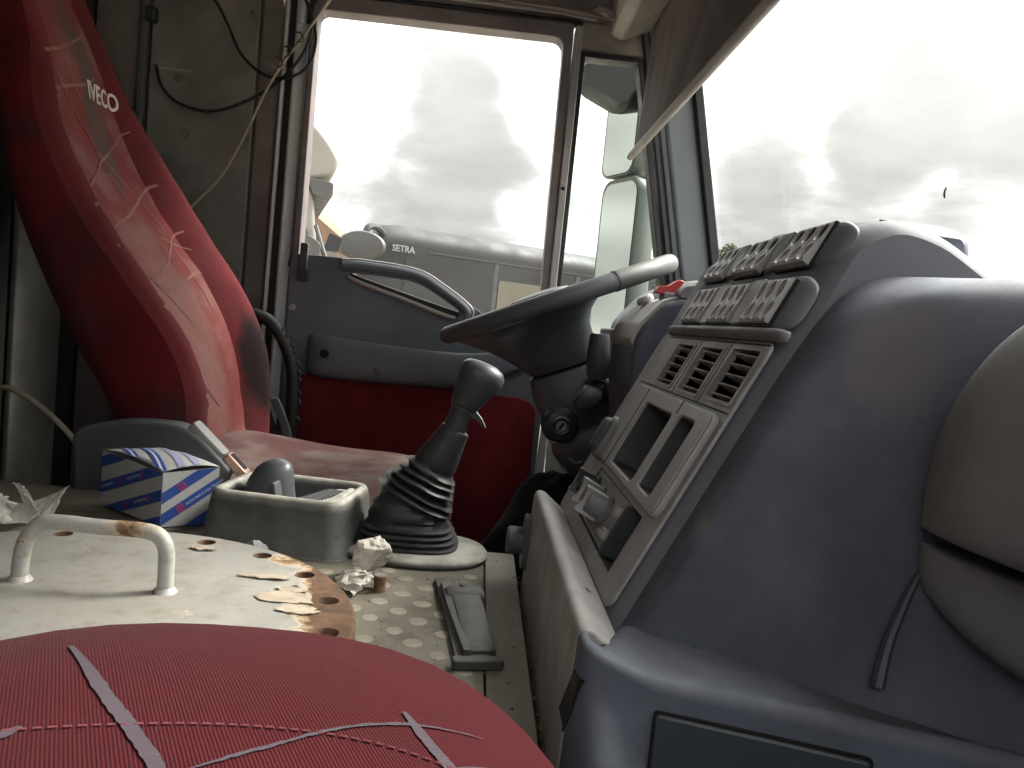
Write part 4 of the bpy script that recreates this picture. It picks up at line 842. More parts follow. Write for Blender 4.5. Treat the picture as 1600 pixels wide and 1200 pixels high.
for z in ZS:
    F, Rr, w, b, sb = rowf(z); q = []
    xi, xo = sfront(z, -0.985 * w), sfront(z, 0.985 * w); th = xi - Rr; tho = xo - Rr
    for x, k in ((xi, -0.985), (xi - th * 0.10, -1.0), (xi - th * 0.3, -1.015), (xi - th * 0.6, -1.01), (Rr + th * 0.14, -0.98), (Rr + 0.012, -0.90), (Rr, -0.72), (Rr - 0.006, 0), (Rr, 0.72), (Rr + 0.012, 0.90), (Rr + tho * 0.14, 0.98), (xo - tho * 0.6, 1.01), (xo - tho * 0.3, 1.015), (xo - tho * 0.10, 1.0), (xo, 0.985)):
        q.append(Vector((x, YC + k * w, z)))
    secs.append(q)
m = MB(); m.loft(secs, False); m.build('backrest_cover', 'red_side', seat, angle=80)
top = [Vector((sfront(ZS[-1], k * rowf(ZS[-1])[2]), YC + k * rowf(ZS[-1])[2], ZS[-1])) for k in kk(-0.985, 0.985, 12)]
m = MB(); m.add([p for p in top] + [Vector((rowf(ZS[-1])[1], p.y, ZS[-1])) for p in top], [(i, i + 1, 14 + i, 13 + i) for i in range(12)]); m.build('backrest_cap', 'red_bolster', seat)
# woven scribble lines on the cover
def ribbon(vz, wdt, nm, mat, jit=0.0):
    p = catmull([(v, z, 0) for v, z in vz], 8); m = MB(); L_ = []; R_ = []
    for i, q in enumerate(p):
        t = (p[min(i + 1, len(p) - 1)] - p[max(i - 1, 0)]).normalized(); nrm = Vector((-t.y, t.x, 0)); ww = wdt * (1 + rnd.uniform(-jit, jit)) / 2
        for s_, A in ((1, L_), (-1, R_)):
            r = q + nrm * ww * s_; A.append(Vector((sfront(r.y, r.x) + 0.0016, YC + r.x, r.y)))
    k = len(p); m.add(L_ + R_, [(i, i + 1, k + i + 1, k + i) for i in range(k - 1)])
    return m.build(nm, mat, seat)
for vz, w_ in (([(-0.095, 0.662), (-0.06, 0.629), (0.027, 0.544), (0.088, 0.480), (0.105, 0.43)], 0.003), ([(0.147, 0.63), (0.05, 0.57), (-0.09, 0.49), (-0.215, 0.442)], 0.004), ([(0.155, 0.53), (0.02, 0.46), (-0.22, 0.381)], 0.004),
               ([(-0.10, 0.672), (-0.065, 0.648)], 0.006), ([(-0.193, 0.612), (-0.08, 0.655), (0.015, 0.686), (0.059, 0.71)], 0.005), ([(0.085, 0.445), (0.10, 0.36), (0.112, 0.283)], 0.004), ([(0.153, 0.442), (0.02, 0.37), (-0.215, 0.289)], 0.004),
               ([(0.135, 0.362), (-0.02, 0.325), (-0.21, 0.287)], 0.006), ([(0.064, 0.42), (0.148, 0.405)], 0.003), ([(-0.095, 0.345), (-0.05, 0.30), (-0.005, 0.26)], 0.003), ([(-0.21, 0.152), (-0.12, 0.09), (-0.05, 0.05)], 0.003),
               ([(0.08, 0.79), (-0.05, 0.73), (-0.17, 0.69)], 0.005), ([(0.03, 0.60), (-0.02, 0.65), (-0.065, 0.702)], 0.0025), ([(0.0, 0.56), (0.04, 0.46), (0.06, 0.33)], 0.0025), ([(-0.19, 0.24), (-0.08, 0.16), (0.018, 0.097)], 0.003)):
    ribbon(vz, w_, 'woven_line', 'cream_yarn', 0.3)
# raised lettering across the upper backrest
def letf(a, b, c):
    z = 0.676 + b; v = 0.076 + a * 0.80; return Vector((sfront(z, v) + 0.0015 + c, YC + v, z))
lettering('lettering', 'IVECO', 0.0480, letf, 'letter_cream', seat, 0.0006, 1.06, 0.0008)
# seat cushion: worn dusty top, dark side and welt
cx0, cx1, cy0, cy1 = -0.56, -0.035, 1.312, 1.800
def cush(u, v):
    a = cx0 + (cx1 - cx0) * u; bb = cy0 + (cy1 - cy0) * v; e = abs(2 * v - 1); fr_ = max(0, (u - 0.72) / 0.28)
    return Vector((a, bb + (0.02 * fr_ ** 2) * (1 - 2 * v), 0.038 - 0.030 * u + 0.010 * math.sin(math.pi * v) - 0.03 * e ** 6 + 0.010 * math.sin(u * 9) * (1 - e) - 0.030 * fr_ ** 2.5))
MB().grid(cush, 34, 20).build('seat_cushion', 'red_cushion', seat, angle=80)
edge = [cush(i / 34, 0) for i in range(35)] + [cush(1, j / 20) for j in range(1, 21)] + [cush(1 - i / 34, 1) for i in range(1, 35)]
cen = Vector(((cx0 + cx1) / 2, YC, 0))
skirt = [[Vector((p.x + (p.x - cen.x) * k * 0.03, p.y + (p.y - cen.y) * k * 0.04, p.z - d)) for p in edge] for k, d in ((0, 0), (0.6, 0.012), (1.0, 0.035), (0.8, 0.075), (0.2, 0.105))]
MB().loft(skirt, False).build('cushion_side', 'red_side', seat, angle=80)
MB().tube([p + Vector((0, -0.001, 0.0005)) for p in edge[:50]], 0.0042, 8).build('welt', 'red_cushion', seat)
MB().prism(rrect(-0.54, 1.335, -0.08, 1.78, 0.05, 4), -0.45, -0.02, WF).build('seat_base', 'dark_grey', seat, 0.01)
# side cover with the recline lever and belt buckle
scp = rpoly([(-0.620, 0.090), (-0.540, 0.112), (-0.455, 0.112), (-0.420, 0.092), (-0.372, 0.046), (-0.385, 0.020), (-0.400, -0.12), (-0.600, -0.12)], [0.02, 0.03, 0.04, 0.03, 0.006, 0.02, 0, 0], 5)
MB().prism(scp, 1.262, 1.306, XZ).build('side_cover', 'dark_grey', seat, 0.008, 3)
bf = fr((-0.4015, 1.268, 0.0785), (0.735, 0, -0.678), (0, 1, 0), (0.678, 0, 0.735))
MB().prism(rrect(-0.052, 0.002, 0.018, 0.034, 0.006, 3), -0.010, 0.004, bf).build('cover_edge', 'dash_light', seat, 0.002)
bk = MB().prism(rrect(0.020, 0.004, 0.064, 0.030, 0.005, 3), -0.006, 0.009, bf).build('belt_buckle', 'copper_tone', seat, 0.0025)
MB().prism(rrect(0.0235, 0.0095, 0.0565, 0.0245, 0.003, 3), 0.006, 0.0098, bf).build('buckle_slot', 'void_black', bk)
# belt guide on the shoulder and the belt hanging down the far side
MB().prism(rpoly([(-0.792, 0.640), (-0.772, 0.652), (-0.735, 0.600), (-0.738, 0.568), (-0.752, 0.566)], 0.004, 3), 1.80, 1.825, XZ).build('belt_guide', 'tray_grey', seat, 0.004)
belt = catmull([(-0.765, 1.838, 0.615), (-0.70, 1.835, 0.50), (-0.62, 1.838, 0.36), (-0.53, 1.84, 0.18), (-0.475, 1.838, 0.06), (-0.44, 1.835, -0.02), (-0.425, 1.835, -0.10)], 6)
MB().loft([[p + Vector((dx, dy, 0)) for dx, dy in ((-0.018, -0.001), (0.018, -0.001), (0.018, 0.001), (-0.018, 0.001))] for p in belt]).build('seat_belt', 'black_rubber', seat)
MB().loft([[Vector((x, y, z)) for x, y in ((x0, 1.82), (x0 + 0.02, 1.82), (x0 + 0.02, 1.832), (x0, 1.832))] for x0, z in ((-0.462, 0.10), (-0.447, 0.07), (-0.430, 0.03), (-0.418, -0.03))]).build('belt_stalk', 'dark_grey', seat, 0.003)

# ------------------------------------------------------------------ passenger seat (near foreground)
pseat = thing('passenger_seat', 'near red ribbed fabric seat with grey scribble stripes in the foreground', 'passenger seat', (-0.2, 0.1, 0.0))
PCX, PCY, PA, PBb = -0.110, 0.150, 0.182, 0.300
def prad(th):
    c_, s_ = math.cos(th), math.sin(th); nx = 2.6
    return 1.0 / ((abs(c_) / PA) ** nx + (abs(s_) / PBb) ** nx) ** (1 / nx)
def ptop(x, y):
    dx, dy = x - PCX, y - PCY; th = math.atan2(dy, dx); rr = math.hypot(dx, dy) / prad(th)
    return 0.156 + 0.008 * (1 - rr * rr) - 0.022 * max(0, rr - 0.55) ** 2 / 0.2025 - 0.006 * max(0, dx / PA) ** 2
def pgrid(u, v):
    th = 6.283185 * v; rr = u * prad(th); x, y = PCX + rr * math.cos(th), PCY + rr * math.sin(th)
    return Vector((x, y, ptop(x, y)))
MB().grid(pgrid, 26, 72).build('seat_cushion', 'red_front', pseat, angle=80, merge=1e-5)
rim = [pgrid(1, j / 72) for j in range(72)]; pc = Vector((PCX, PCY, 0))
MB().loft([[Vector((pc.x + (p.x - pc.x) * k, pc.y + (p.y - pc.y) * k, p.z - d)) for p in rim] for k, d in ((1.0, 0), (1.018, 0.010), (1.022, 0.030), (1.0, 0.06), (0.92, 0.085))], True, False, True).build('cushion_side', 'red_front', pseat, angle=80)
MB().box((-0.26, -0.12, -0.45), (0.02, 0.36, 0.06)).build('seat_base', 'dark_grey', pseat, 0.01)
MB().prism(rrect(-0.13, -0.10, 0.40, 0.40, 0.09, 5), -0.74, -0.60, fr((0, 0, 0.10), (0, 1, 0), (-0.25, 0, 1), (1, 0, 0))).build('backrest', 'red_front', pseat, 0.04, 4)
def pstripe(pts, wdt, mat, jit=0.15, nm='woven_stripe'):
    p = catmull([(x, y, 0) for x, y in pts], 10); L_, R_ = [], []
    for i, q in enumerate(p):
        t = (p[min(i + 1, len(p) - 1)] - p[max(i - 1, 0)]).normalized(); nrm = Vector((-t.y, t.x, 0)); e = min(1.0, 0.35 + 3.0 * min(i, len(p) - 1 - i) / len(p))
        for s_, A in ((1, L_), (-1, R_)):
            r = q + nrm * wdt * (0.92 + rnd.uniform(-jit, jit) * 0.7) * e / 2 * s_; A.append(Vector((r.x, r.y, ptop(r.x, r.y) + 0.0007)))
    k = len(p); MB().add(L_ + R_, [(i, i + 1, k + i + 1, k + i) for i in range(k - 1)]).build(nm, mat, pseat)
pstripe([(-0.170, 0.357), (-0.134, 0.309), (-0.114, 0.285), (-0.095, 0.261), (-0.08, 0.24)], 0.0060, 'grey_yarn')
pstripe([(-0.017, 0.322), (-0.006, 0.301), (0.003, 0.286), (0.012, 0.268)], 0.0056, 'grey_yarn')
pstripe([(-0.012, 0.268), (0.001, 0.279), (0.016, 0.291), (0.027, 0.297), (0.036, 0.297)], 0.0056, 'grey_yarn')
pstripe([(-0.085, 0.256), (-0.072, 0.268), (-0.057, 0.281), (-0.041, 0.295), (-0.014, 0.311), (0.017, 0.322)], 0.0022, 'grey_yarn', 0.5)
pstripe([(-0.16, 0.262), (-0.152, 0.268), (-0.147, 0.277)], 0.0056, 'grey_yarn')
for i in range(44):     # broken stitched seam
    t0, t1 = i / 44, (i + 0.6) / 44
    def sp_(t): return (-0.17 + 0.20 * t, 0.262 + 0.029 * math.sin(math.pi * (t * 0.75 + 0.06)))
    a, b = sp_(t0), sp_(t1)
    MB().tube([(a[0], a[1], ptop(*a) + 0.0006), (b[0], b[1], ptop(*b) + 0.0006)], 0.00055, 5).build('stitch', 'pink_stitch', pseat)
# ------------------------------------------------------------------ steering wheel, column
WT = R(23.6); WC = Vector((0.139, 1.56, 0.374)); w1 = Vector((math.cos(WT), 0, math.sin(WT))); w3 = Vector((-math.sin(WT), 0, math.cos(WT)))
WFm = fr(WC, w1, (0, 1, 0), w3)
wheel = thing('steering_wheel', 'dark grey truck steering wheel with deep hub seen edge on', 'steering wheel', tuple(WC))
RM = 0.2215
def arc(a0, a1, n): return [WFm(RM * math.cos(R(a0 + (a1 - a0) * i / n)), RM * math.sin(R(a0 + (a1 - a0) * i / n)), 0) for i in range(n + 1)]
MB().tube(arc(68, -68, 36), 0.0178, 16).build('rim', 'wheel_rim', wheel, label='free upper arc of the rim')
MB().tube(arc(68, 292, 60), 0.0168, 16).build('rim', 'wheel_grey', wheel)
for a in (68, -68): MB().tube([WFm(RM * math.cos(R(a + d_)), RM * math.sin(R(a + d_)), 0) for d_ in (-0.5, 0.5)], 0.0181, 16).build('rim_joint', 'black_plastic', wheel)
secs = []
for n_, a0, a1, h, cl in ((0.010, -0.150, 0.050, 0.13, 0.21), (0.012, -0.19, 0.068, 0.17, 0.215), (0.006, -0.214, 0.083, 0.205, 0.2205), (-0.004, -0.216, 0.085, 0.208, 0.2205), (-0.016, -0.208, 0.073, 0.185, 0.218), (-0.034, -0.186, 0.055, 0.150, 0.21), (-0.055, -0.158, 0.045, 0.120, 0.2), (-0.080, -0.132, 0.044, 0.098, 0.2), (-0.105, -0.110, 0.046, 0.084, 0.2), (-0.122, -0.098, 0.047, 0.078, 0.2), (-0.126, -0.094, 0.045, 0.075, 0.2)):
    c_, hh = (a0 + a1) / 2, (a1 - a0) / 2; q = []
    for k in range(40):
        t = 6.283185 * k / 40; ex = 2 / 2.8
        x = c_ + hh * math.copysign(abs(math.cos(t)) ** ex, math.cos(t)); y = h * math.copysign(abs(math.sin(t)) ** ex, math.sin(t)); r_ = math.hypot(x, y)
        if r_ > cl: x *= cl / r_; y *= cl / r_
        q.append(WFm(x, y, n_))
    secs.append(q)
MB().loft(secs).build('hub_cover', 'wheel_grey', wheel, angle=60)
MB().lathe([(0.0, 0.010), (0.060, 0.012), (0.058, 0.020), (0.03, 0.025), (0.0, 0.026)], fr(WFm(-0.03, 0, 0), w1, (0, 1, 0), w3), 28, False).build('horn_pad', 'dark_grey', wheel)

colm = thing('steering_column', 'dark steering column with ignition lock and control stalks', 'steering column', (0.15, 1.55, 0.15))
def csec(n_, a0, a1, h, b=0):
    c_, hh = (a0 + a1) / 2, (a1 - a0) / 2
    return [WFm(c_ + hh * math.copysign(abs(math.cos(6.2832 * k / 28)) ** 0.7, math.cos(6.2832 * k / 28)), b + h * math.copysign(abs(math.sin(6.2832 * k / 28)) ** 0.7, math.sin(6.2832 * k / 28)), n_) for k in range(28)]
MB().loft([csec(-0.131, -0.092, 0.046, 0.074), csec(-0.134, -0.099, 0.052, 0.080), csec(-0.165, -0.103, 0.056, 0.084), csec(-0.195, -0.101, 0.075, 0.090), csec(-0.225, -0.096, 0.085, 0.088), csec(-0.245, -0.085, 0.080, 0.080)]).build('upper_shroud', 'dark_grey', colm, angle=50)
MB().loft([csec(-0.238, -0.080, 0.060, 0.074), csec(-0.25, -0.094, 0.072, 0.086), csec(-0.285, -0.100, 0.066, 0.085), csec(-0.325, -0.088, 0.03, 0.07), csec(-0.36, -0.066, 0.0, 0.05), csec(-0.60, -0.05, 0.0, 0.045)]).build('lower_shroud', 'dark_grey', colm, angle=50)
lf = fr((0.1615, 1.4735, 0.142), (1, 0, 0.12), (-0.12, 0, 1), (0.0, -1, 0.0))
MB().lathe([(0.0, 0), (0.036, -0.012), (0.033, 0.006), (0.029, 0.0105), (0.024, 0.0125), (0.0, 0.013)], lf, 32, False).build('lock_housing', 'black_plastic', colm)
ik = MB().lathe([(0.0, 0.012), (0.0175, 0.012), (0.0175, 0.019), (0.0150, 0.021), (0.0130, 0.019), (0.0120, 0.017), (0.0, 0.017)], lf, 28, False).build('ignition_lock', 'tray_grey', colm)
MB().prism(rrect(-0.0025, -0.0075, 0.0025, 0.0075, 0.001, 2), 0.0165, 0.0182, fr(lf(0, 0, 0), (0.86, 0, -0.5), (0.5, 0, 0.86), (0, -1, 0))).build('key_slot', 'void_black', ik)
MB().lathe([(0.0, 0.016), (0.0098, 0.016), (0.0098, 0.0178), (0.0, 0.0178)], lf, 20, False).build('key_barrel', 'dash_light', ik)
MB().tube(catmull([(0.178, 1.43, 0.088), (0.190, 1.425, 0.080), (0.202, 1.43, 0.083)], 5), 0.0035, 8).build('trim_edge', 'tray_grey', colm)
# stalks
MB().tube([(0.205, 1.47, 0.225), (0.208, 1.42, 0.236), (0.209, 1.395, 0.243)], 0.009, 10).build('stalk', 'black_plastic', colm)
sf = fr((0.207, 1.385, 0.240), (1, 0, 0.05), (0, 1, 0), (-0.05, 0, 1))
MB().lathe([(0.0, 0), (0.017, 0), (0.020, 0.012), (0.0205, 0.040), (0.0175, 0.070), (0.0160, 0.077), (0.013, 0.076), (0.012, 0.074), (0.0, 0.074)], sf, 22, False).build('stalk_knob', 'black_plastic', colm)
MB().lathe([(0.0, 0.0745), (0.0135, 0.0745), (0.0135, 0.0765), (0.0, 0.0775)], sf, 18, False).build('knob_cap', 'tray_grey', colm)
MB().tube([(0.284, 1.42, 0.246), (0.255, 1.41, 0.236), (0.222, 1.40, 0.224), (0.20, 1.392, 0.212)], 0.0135, 12).build('stalk', 'black_plastic', colm)
MB().lathe([(0.0, 0), (0.013, 0.001), (0.021, 0.008), (0.025, 0.022), (0.024, 0.036), (0.0215, 0.040), (0.0, 0.040)], fr((0.213, 1.385, 0.196), (0.5, 0.0, 0.85), (0, 1, 0), (-0.85, -0.15, 0.35)), 22, False).build('stalk_knob', 'dark_grey', colm)
MB().lathe([(0.0, 0.041), (0.021, 0.041), (0.019, 0.044), (0.0, 0.045)], fr((0.213, 1.385, 0.196), (0.5, 0.0, 0.85), (0, 1, 0), (-0.85, -0.15, 0.35)), 18, False).build('knob_cap', 'tray_grey', colm)
MB().box((-0.02, -0.02, -0.018), (0.045, 0.02, 0.018), fr((0.245, 1.40, 0.222), (0.92, 0, 0.38), (0, 1, 0), (-0.38, 0, 0.92))).build('stalk_joint', 'black_plastic', colm, 0.005, 3)
MB().box((-0.022, -0.012, -0.002), (0.022, 0.012, 0.004), fr((0.218, 1.395, 0.236), (0.97, 0.1, -0.2), (0, 1, 0), (0.2, 0, 0.97))).build('stalk_clip', 'dash_light', colm, 0.002)
MB().lathe([(0.0, 0), (0.040, 0), (0.042, 0.006), (0.040, 0.016), (0.034, 0.022), (0.0, 0.024)], fr((0.296, 1.40, 0.272), (0, 1, 0), (0.25, 0, 0.97), (-0.97, 0, 0.25)), 28, False).build('switch_drum', 'dark_grey', colm)
MB().lathe([(0.036, 0.024), (0.041, 0.024), (0.041, 0.032), (0.036, 0.032)], fr((0.296, 1.40, 0.272), (0, 1, 0), (0.25, 0, 0.97), (-0.97, 0, 0.25)), 28, False).build('drum_ring', 'dash_light', colm)
# floor boot in the dark foot well
boot = []
for i in range(9):
    t = i / 8; cx_, cz = 0.175 - 0.10 * t, 0.045 - 0.32 * t; r_ = 0.045 + 0.085 * t + (0.008 if i % 2 else -0.004)
    boot.append([Vector((cx_ + r_ * math.cos(6.2832 * k / 20) * 1.05, 1.52 + r_ * math.sin(6.2832 * k / 20), cz + 0.016 * math.sin(k * 1.3 + i * 1.7))) for k in range(20)])
MB().loft(boot).build('column_boot', 'dark_cloth', colm, sub=1)

# ------------------------------------------------------------------ engine cover and what is fixed on it
cover = tag(MB().prism(rpoly([(0.30, -0.50), (0.30, 0.0), (1.135, 0.0), (1.165, -0.05), (1.165, -0.50)], [0, 0.01, 0.03, 0.02, 0], 4), -0.90, 0.0315, fr((0, 0, 0), (0, 1, 0), (0, 0, 1), (1, 0, 0))).build('engine_cover', 'cover_beige', None, angle=40), 'beige dirty engine cover between the seats, with pale anti slip dots', 'engine cover')
MB().prism(rpoly([(-1.0, -0.50), (-1.0, -0.004), (1.29, -0.004), (1.33, -0.05), (1.33, -0.50)], [0, 0.01, 0.03, 0.02, 0], 4), -0.995, -0.36, fr((0, 0, 0), (0, 1, 0), (0, 0, 1), (1, 0, 0))).build('cover_rear', 'cover_beige', cover, angle=40)
MB().prism(rpoly([(0.30, -0.50), (0.30, 0.0012), (1.115, 0.0012), (1.15, -0.05), (1.15, -0.50)], [0, 0.004, 0.03, 0.02, 0], 4), 0.0335, 0.0740, fr((0, 0, 0), (0, 1, 0), (0, 0, 1), (1, 0, 0))).build('cover_strip', 'cover_smooth', cover, 0.002, angle=40)
# raised anti slip dots in staggered rows
stud_me = None
for i in range(-2, 8):
    for j in range(-4, 14):
        x = 0.0130 - 0.0248 * i; y = 0.984 - 0.0545 * j - 0.0272 * (i % 2)
        x += rnd.uniform(-0.002, 0.002); y += rnd.uniform(-0.003, 0.003)
        if x > 0.022 or y > 1.06 or y < 0.40: continue
        if math.hypot(x + 0.355, y - 0.70) < 0.277: continue
        if x < -0.125 and y > 0.975: continue
        if math.hypot((x + 0.06) / 1.2, y - 1.07) < 0.09: continue
        if stud_me is None:
            o = MB().lathe([(0.0, 0.0), (0.0105, 0.0), (0.0102, 0.0005), (0.0094, 0.0007), (0.0, 0.0007)], fr((0, 0, 0), (1, 0, 0), (0, 1, 0), (0, 0, 1)), 18, False).build('anti_slip_dot', 'stud_beige', cover)
            stud_me = o
        else: o = dup(stud_me, cover)
        o.location = (x, y, 0.0); o.scale = (rnd.uniform(0.78, 1.05), rnd.uniform(0.78, 1.05), 1)
# access plate with bolt holes, thick rusty rim and a welded handle
PX, PY, PR, PT = -0.355, 0.700, 0.2665, 0.030
plate = thing('access_plate', 'round thick steel plate with chipped cream paint, rusty rim and bolt holes', 'cover plate', (PX, PY, 0))
pl_ = MB().lathe([(0.0, 0.0005), (PR - 0.006, 0.0005), (PR, 0.004), (PR, PT - 0.003), (PR - 0.003, PT), (0.0, PT)], fr((PX, PY, 0), (1, 0, 0), (0, 1, 0), (0, 0, 1)), 96, False).build('plate', 'plate_paint', plate, angle=40)
cm = MB()
for k in range(19):
    a = R(k * 18.95 + 0.5); c = (PX + 0.2435 * math.cos(a), PY + 0.2435 * math.sin(a), 0)
    cm.lathe([(0.0108, 0.010), (0.0108, PT + 0.01)], fr(c, (1, 0, 0), (0, 1, 0), (0, 0, 1)), 20)
cut(pl_, cm)
for k in range(19):
    a = R(k * 18.95 + 0.5); c = (PX + 0.2435 * math.cos(a), PY + 0.2435 * math.sin(a), 0)
    MB().lathe([(0.0107, 0.0100), (0.0107, PT - 0.0006), (0.0103, PT - 0.0006), (0.0101, 0.0105), (0.0, 0.0105)], fr(c, (1, 0, 0), (0, 1, 0), (0, 0, 1)), 18, False).build('bolt_hole', 'rust_nut', plate)
MB().tube(catmull([(-0.417, 0.768, PT - 0.002), (-0.4165, 0.768, PT + 0.02), (-0.413, 0.769, PT + 0.040), (-0.402, 0.770, PT + 0.055), (-0.385, 0.770, PT + 0.0585), (-0.345, 0.770, PT + 0.0575), (-0.312, 0.770, PT + 0.058), (-0.292, 0.770, PT + 0.055), (-0.282, 0.769, PT + 0.043), (-0.280, 0.768, PT + 0.02), (-0.280, 0.768, PT - 0.002)], 6), 0.0076, 14).build('handle', 'handle_paint', plate)
for x in (-0.417, -0.280):
    MB().lathe([(0.0125, PT - 0.001), (0.0105, PT + 0.002), (0.0080, PT + 0.005)], fr((x, 0.768, 0), (1, 0, 0), (0, 1, 0), (0, 0, 1)), 14).build('weld_bead', 'handle_paint', plate)
# curled flakes of peeling paint
def flake(x, y, sx, sy, seed, lift=0.004):
    q = random.Random(seed); n = 22; pts = []
    for k in range(n):
        a = 6.2832 * k / n; r_ = q.uniform(0.72, 1.08); pts.append((x + sx * r_ * math.cos(a), y + sy * r_ * math.sin(a), PT + 0.0012 + abs(q.gauss(0, 1)) * lift * 0.30))
    MB().add([(x, y, PT + 0.0012)] + pts, [tuple(range(1, n + 1))]).build('paint_flake', 'flake_paint', plate, solid=0.0007, smooth=False)
for q in ((-0.168, 0.776, 0.034, 0.017, 1, 0.003), (-0.150, 0.748, 0.022, 0.012, 2, 0.003), (-0.200, 0.832, 0.030, 0.008, 4, 0.004), (-0.165, 0.800, 0.018, 0.008, 3, 0.003), (-0.292, 0.908, 0.016, 0.008, 6, 0.004), (-0.139, 0.669, 0.011, 0.006, 10, 0.003)): flake(*q)

# ------------------------------------------------------------------ gear lever
gear = thing('gear_lever', 'black gear lever with rubber bellows on a grey oval flange', 'gear lever', (-0.06, 1.07, 0))
def sup(cx_, cy_, a, b, z, n_=32, ex=2.6, tilt=(0, 0)):
    q = []
    for k in range(n_):
        t = 6.283185 * k / n_; x = a * math.copysign(abs(math.cos(t)) ** (2 / ex), math.cos(t)); y = b * math.copysign(abs(math.sin(t)) ** (2 / ex), math.sin(t))
        q.append(Vector((cx_ + x, cy_ + y, z + x * tilt[0] + y * tilt[1])))
    return q
MB().loft([sup(-0.062, 1.068, a, b, z, 48, 2.4) for a, b, z in ((0.098, 0.076, 0.0015), (0.0985, 0.0765, 0.006), (0.094, 0.073, 0.0105), (0.060, 0.05, 0.013))]).build('flange', 'tray_grey', gear, angle=50)
BL = []
z = 0.011
for a in (0.0700, 0.0665, 0.0630, 0.0590):      # flat ribs at the foot
    BL += [sup(-0.075, 1.075, a - 0.004, (a - 0.004) * 0.85, z, 40, 3.2), sup(-0.0745, 1.075, a, a * 0.85, z + 0.0025, 40, 3.2), sup(-0.074, 1.075, a, a * 0.85, z + 0.0050, 40, 3.2), sup(-0.0735, 1.075, a - 0.004, (a - 0.004) * 0.85, z + 0.0068, 40, 3.2)]; z += 0.0072
MB().loft(BL).build('bellows_foot', 'black_rubber', gear, angle=60)
def wr(q, amp, seed): # soft wrinkles
    g = random.Random(seed); p1, p2 = g.uniform(0, 6), g.uniform(0, 6)
    c = sum(q, Vector()) / len(q)
    return [c + (p - c) * (1 + amp * math.sin(3 * 6.2832 * i / len(q) + p1) + amp * 0.7 * math.sin(7 * 6.2832 * i / len(q) + p2)) for i, p in enumerate(q)]
S = [(-0.076, 0.028, 0.052, 0), (-0.077, 0.034, 0.056, 0), (-0.076, 0.040, 0.0555, 0), (-0.076, 0.045, 0.051, 0), (-0.076, 0.050, 0.0535, -0.05), (-0.075, 0.056, 0.049, -0.08), (-0.0745, 0.061, 0.050, -0.14), (-0.073, 0.066, 0.043, -0.2)]
B2 = [wr(sup(x, 1.074, r_, r_ * 0.82, z_, 40, 2.6, (tl, 0)), 0.030, int(z_ * 999)) for x, z_, r_, tl in S]
ax = Vector((0.078, 0, 0.165)).normalized(); pos = Vector((-0.071, 1.073, 0.068))
for i, (r1, r2) in enumerate(((0.050, 0.038), (0.047, 0.034), (0.0435, 0.031), (0.039, 0.028), (0.0335, 0.026))):
    for dz, r_ in ((0.0, r2 + 0.003), (0.0040, r1 * 0.93), (0.0062, r1), (0.0080, r1 * 0.95), (0.0110, r2)):
        c = pos + ax * dz + Vector((0, 0.0012 * math.sin(i * 2.4), 0)); B2.append(wr(sup(c.x, c.y, r_, r_ * 0.85, c.z, 40, 2.3, (-0.44 - 0.05 * math.sin(i * 1.9), 0.04 * math.sin(i * 2))), 0.024, i * 7 + int(dz * 1000)))
    pos = pos + ax * 0.0108
for dz, r_ in ((0.003, 0.0262), (0.012, 0.0262), (0.034, 0.0222), (0.054, 0.0186), (0.060, 0.0178), (0.0615, 0.0160)):
    c = pos + ax * dz; B2.append(sup(c.x, c.y, r_, r_ * 0.9, c.z, 40, 2.1, (-0.45, 0)))
MB().loft(B2).build('bellows', 'black_rubber', gear, angle=70)
p0 = pos + ax * 0.04
shp = [Vector((-0.026, 1.072, 0.165)), Vector((-0.0205, 1.071, 0.185)), Vector((-0.016, 1.071, 0.200))]
MB().tube([p0, shp[0], shp[1], Vector((-0.0125, 1.071, 0.212))], 0.0155, 20).build('shaft', 'black_plastic', gear)
kn = []
for x, z_, rx, ry, tl in ((-0.0150, 0.2030, 0.0170, 0.0170, -0.40), (-0.0135, 0.2065, 0.0185, 0.0185, -0.40), (-0.0085, 0.217, 0.0215, 0.020, -0.35), (-0.0025, 0.2285, 0.0255, 0.0225, -0.30), (0.0035, 0.2405, 0.0295, 0.0245, -0.28), (0.0065, 0.2500, 0.0300, 0.0245, -0.27), (0.0070, 0.2580, 0.0265, 0.0215, -0.27), (0.0062, 0.2635, 0.0185, 0.0150, -0.27), (0.0058, 0.2652, 0.0080, 0.0065, -0.27)):
    kn.append(sup(x, 1.07, rx, ry, z_, 32, 2.15, (tl, 0)))
MB().loft(kn).build('knob', 'black_plastic', gear, angle=80)
MB().lathe([(0.0158, 0), (0.0172, 0.001), (0.0172, 0.003), (0.0158, 0.004)], fr(Vector((-0.0160, 1.071, 0.1995)), (0.93, 0, -0.37), (0, 1, 0), (0.37, 0, 0.93)), 24).build('collar', 'dark_grey', gear)
for dx, dy in ((-0.0125, -0.0125), (0.0115, -0.0125)):
    c = Vector((-0.0160, 1.071, 0.2000)); MB().box((dx - 0.0016, dy - 0.0006, -0.002), (dx + 0.0016, dy + 0.001, 0.003), fr(c, (0.93, 0, -0.37), (0, 1, 0), (0.37, 0, 0.93))).build('index_mark', 'tray_grey', gear)
MB().prism(rpoly([(-0.006, 0.004), (0.002, 0.003), (0.012, -0.008), (0.0185, -0.020), (0.014, -0.019), (0.006, -0.010), (-0.006, -0.006)], 0.002, 3), 1.064, 1.076, fr((-0.0005, 0, 0.197), (1, 0, 0), (0, 0, 1), (0, 1, 0))).build('trigger', 'tray_grey', gear, 0.001)

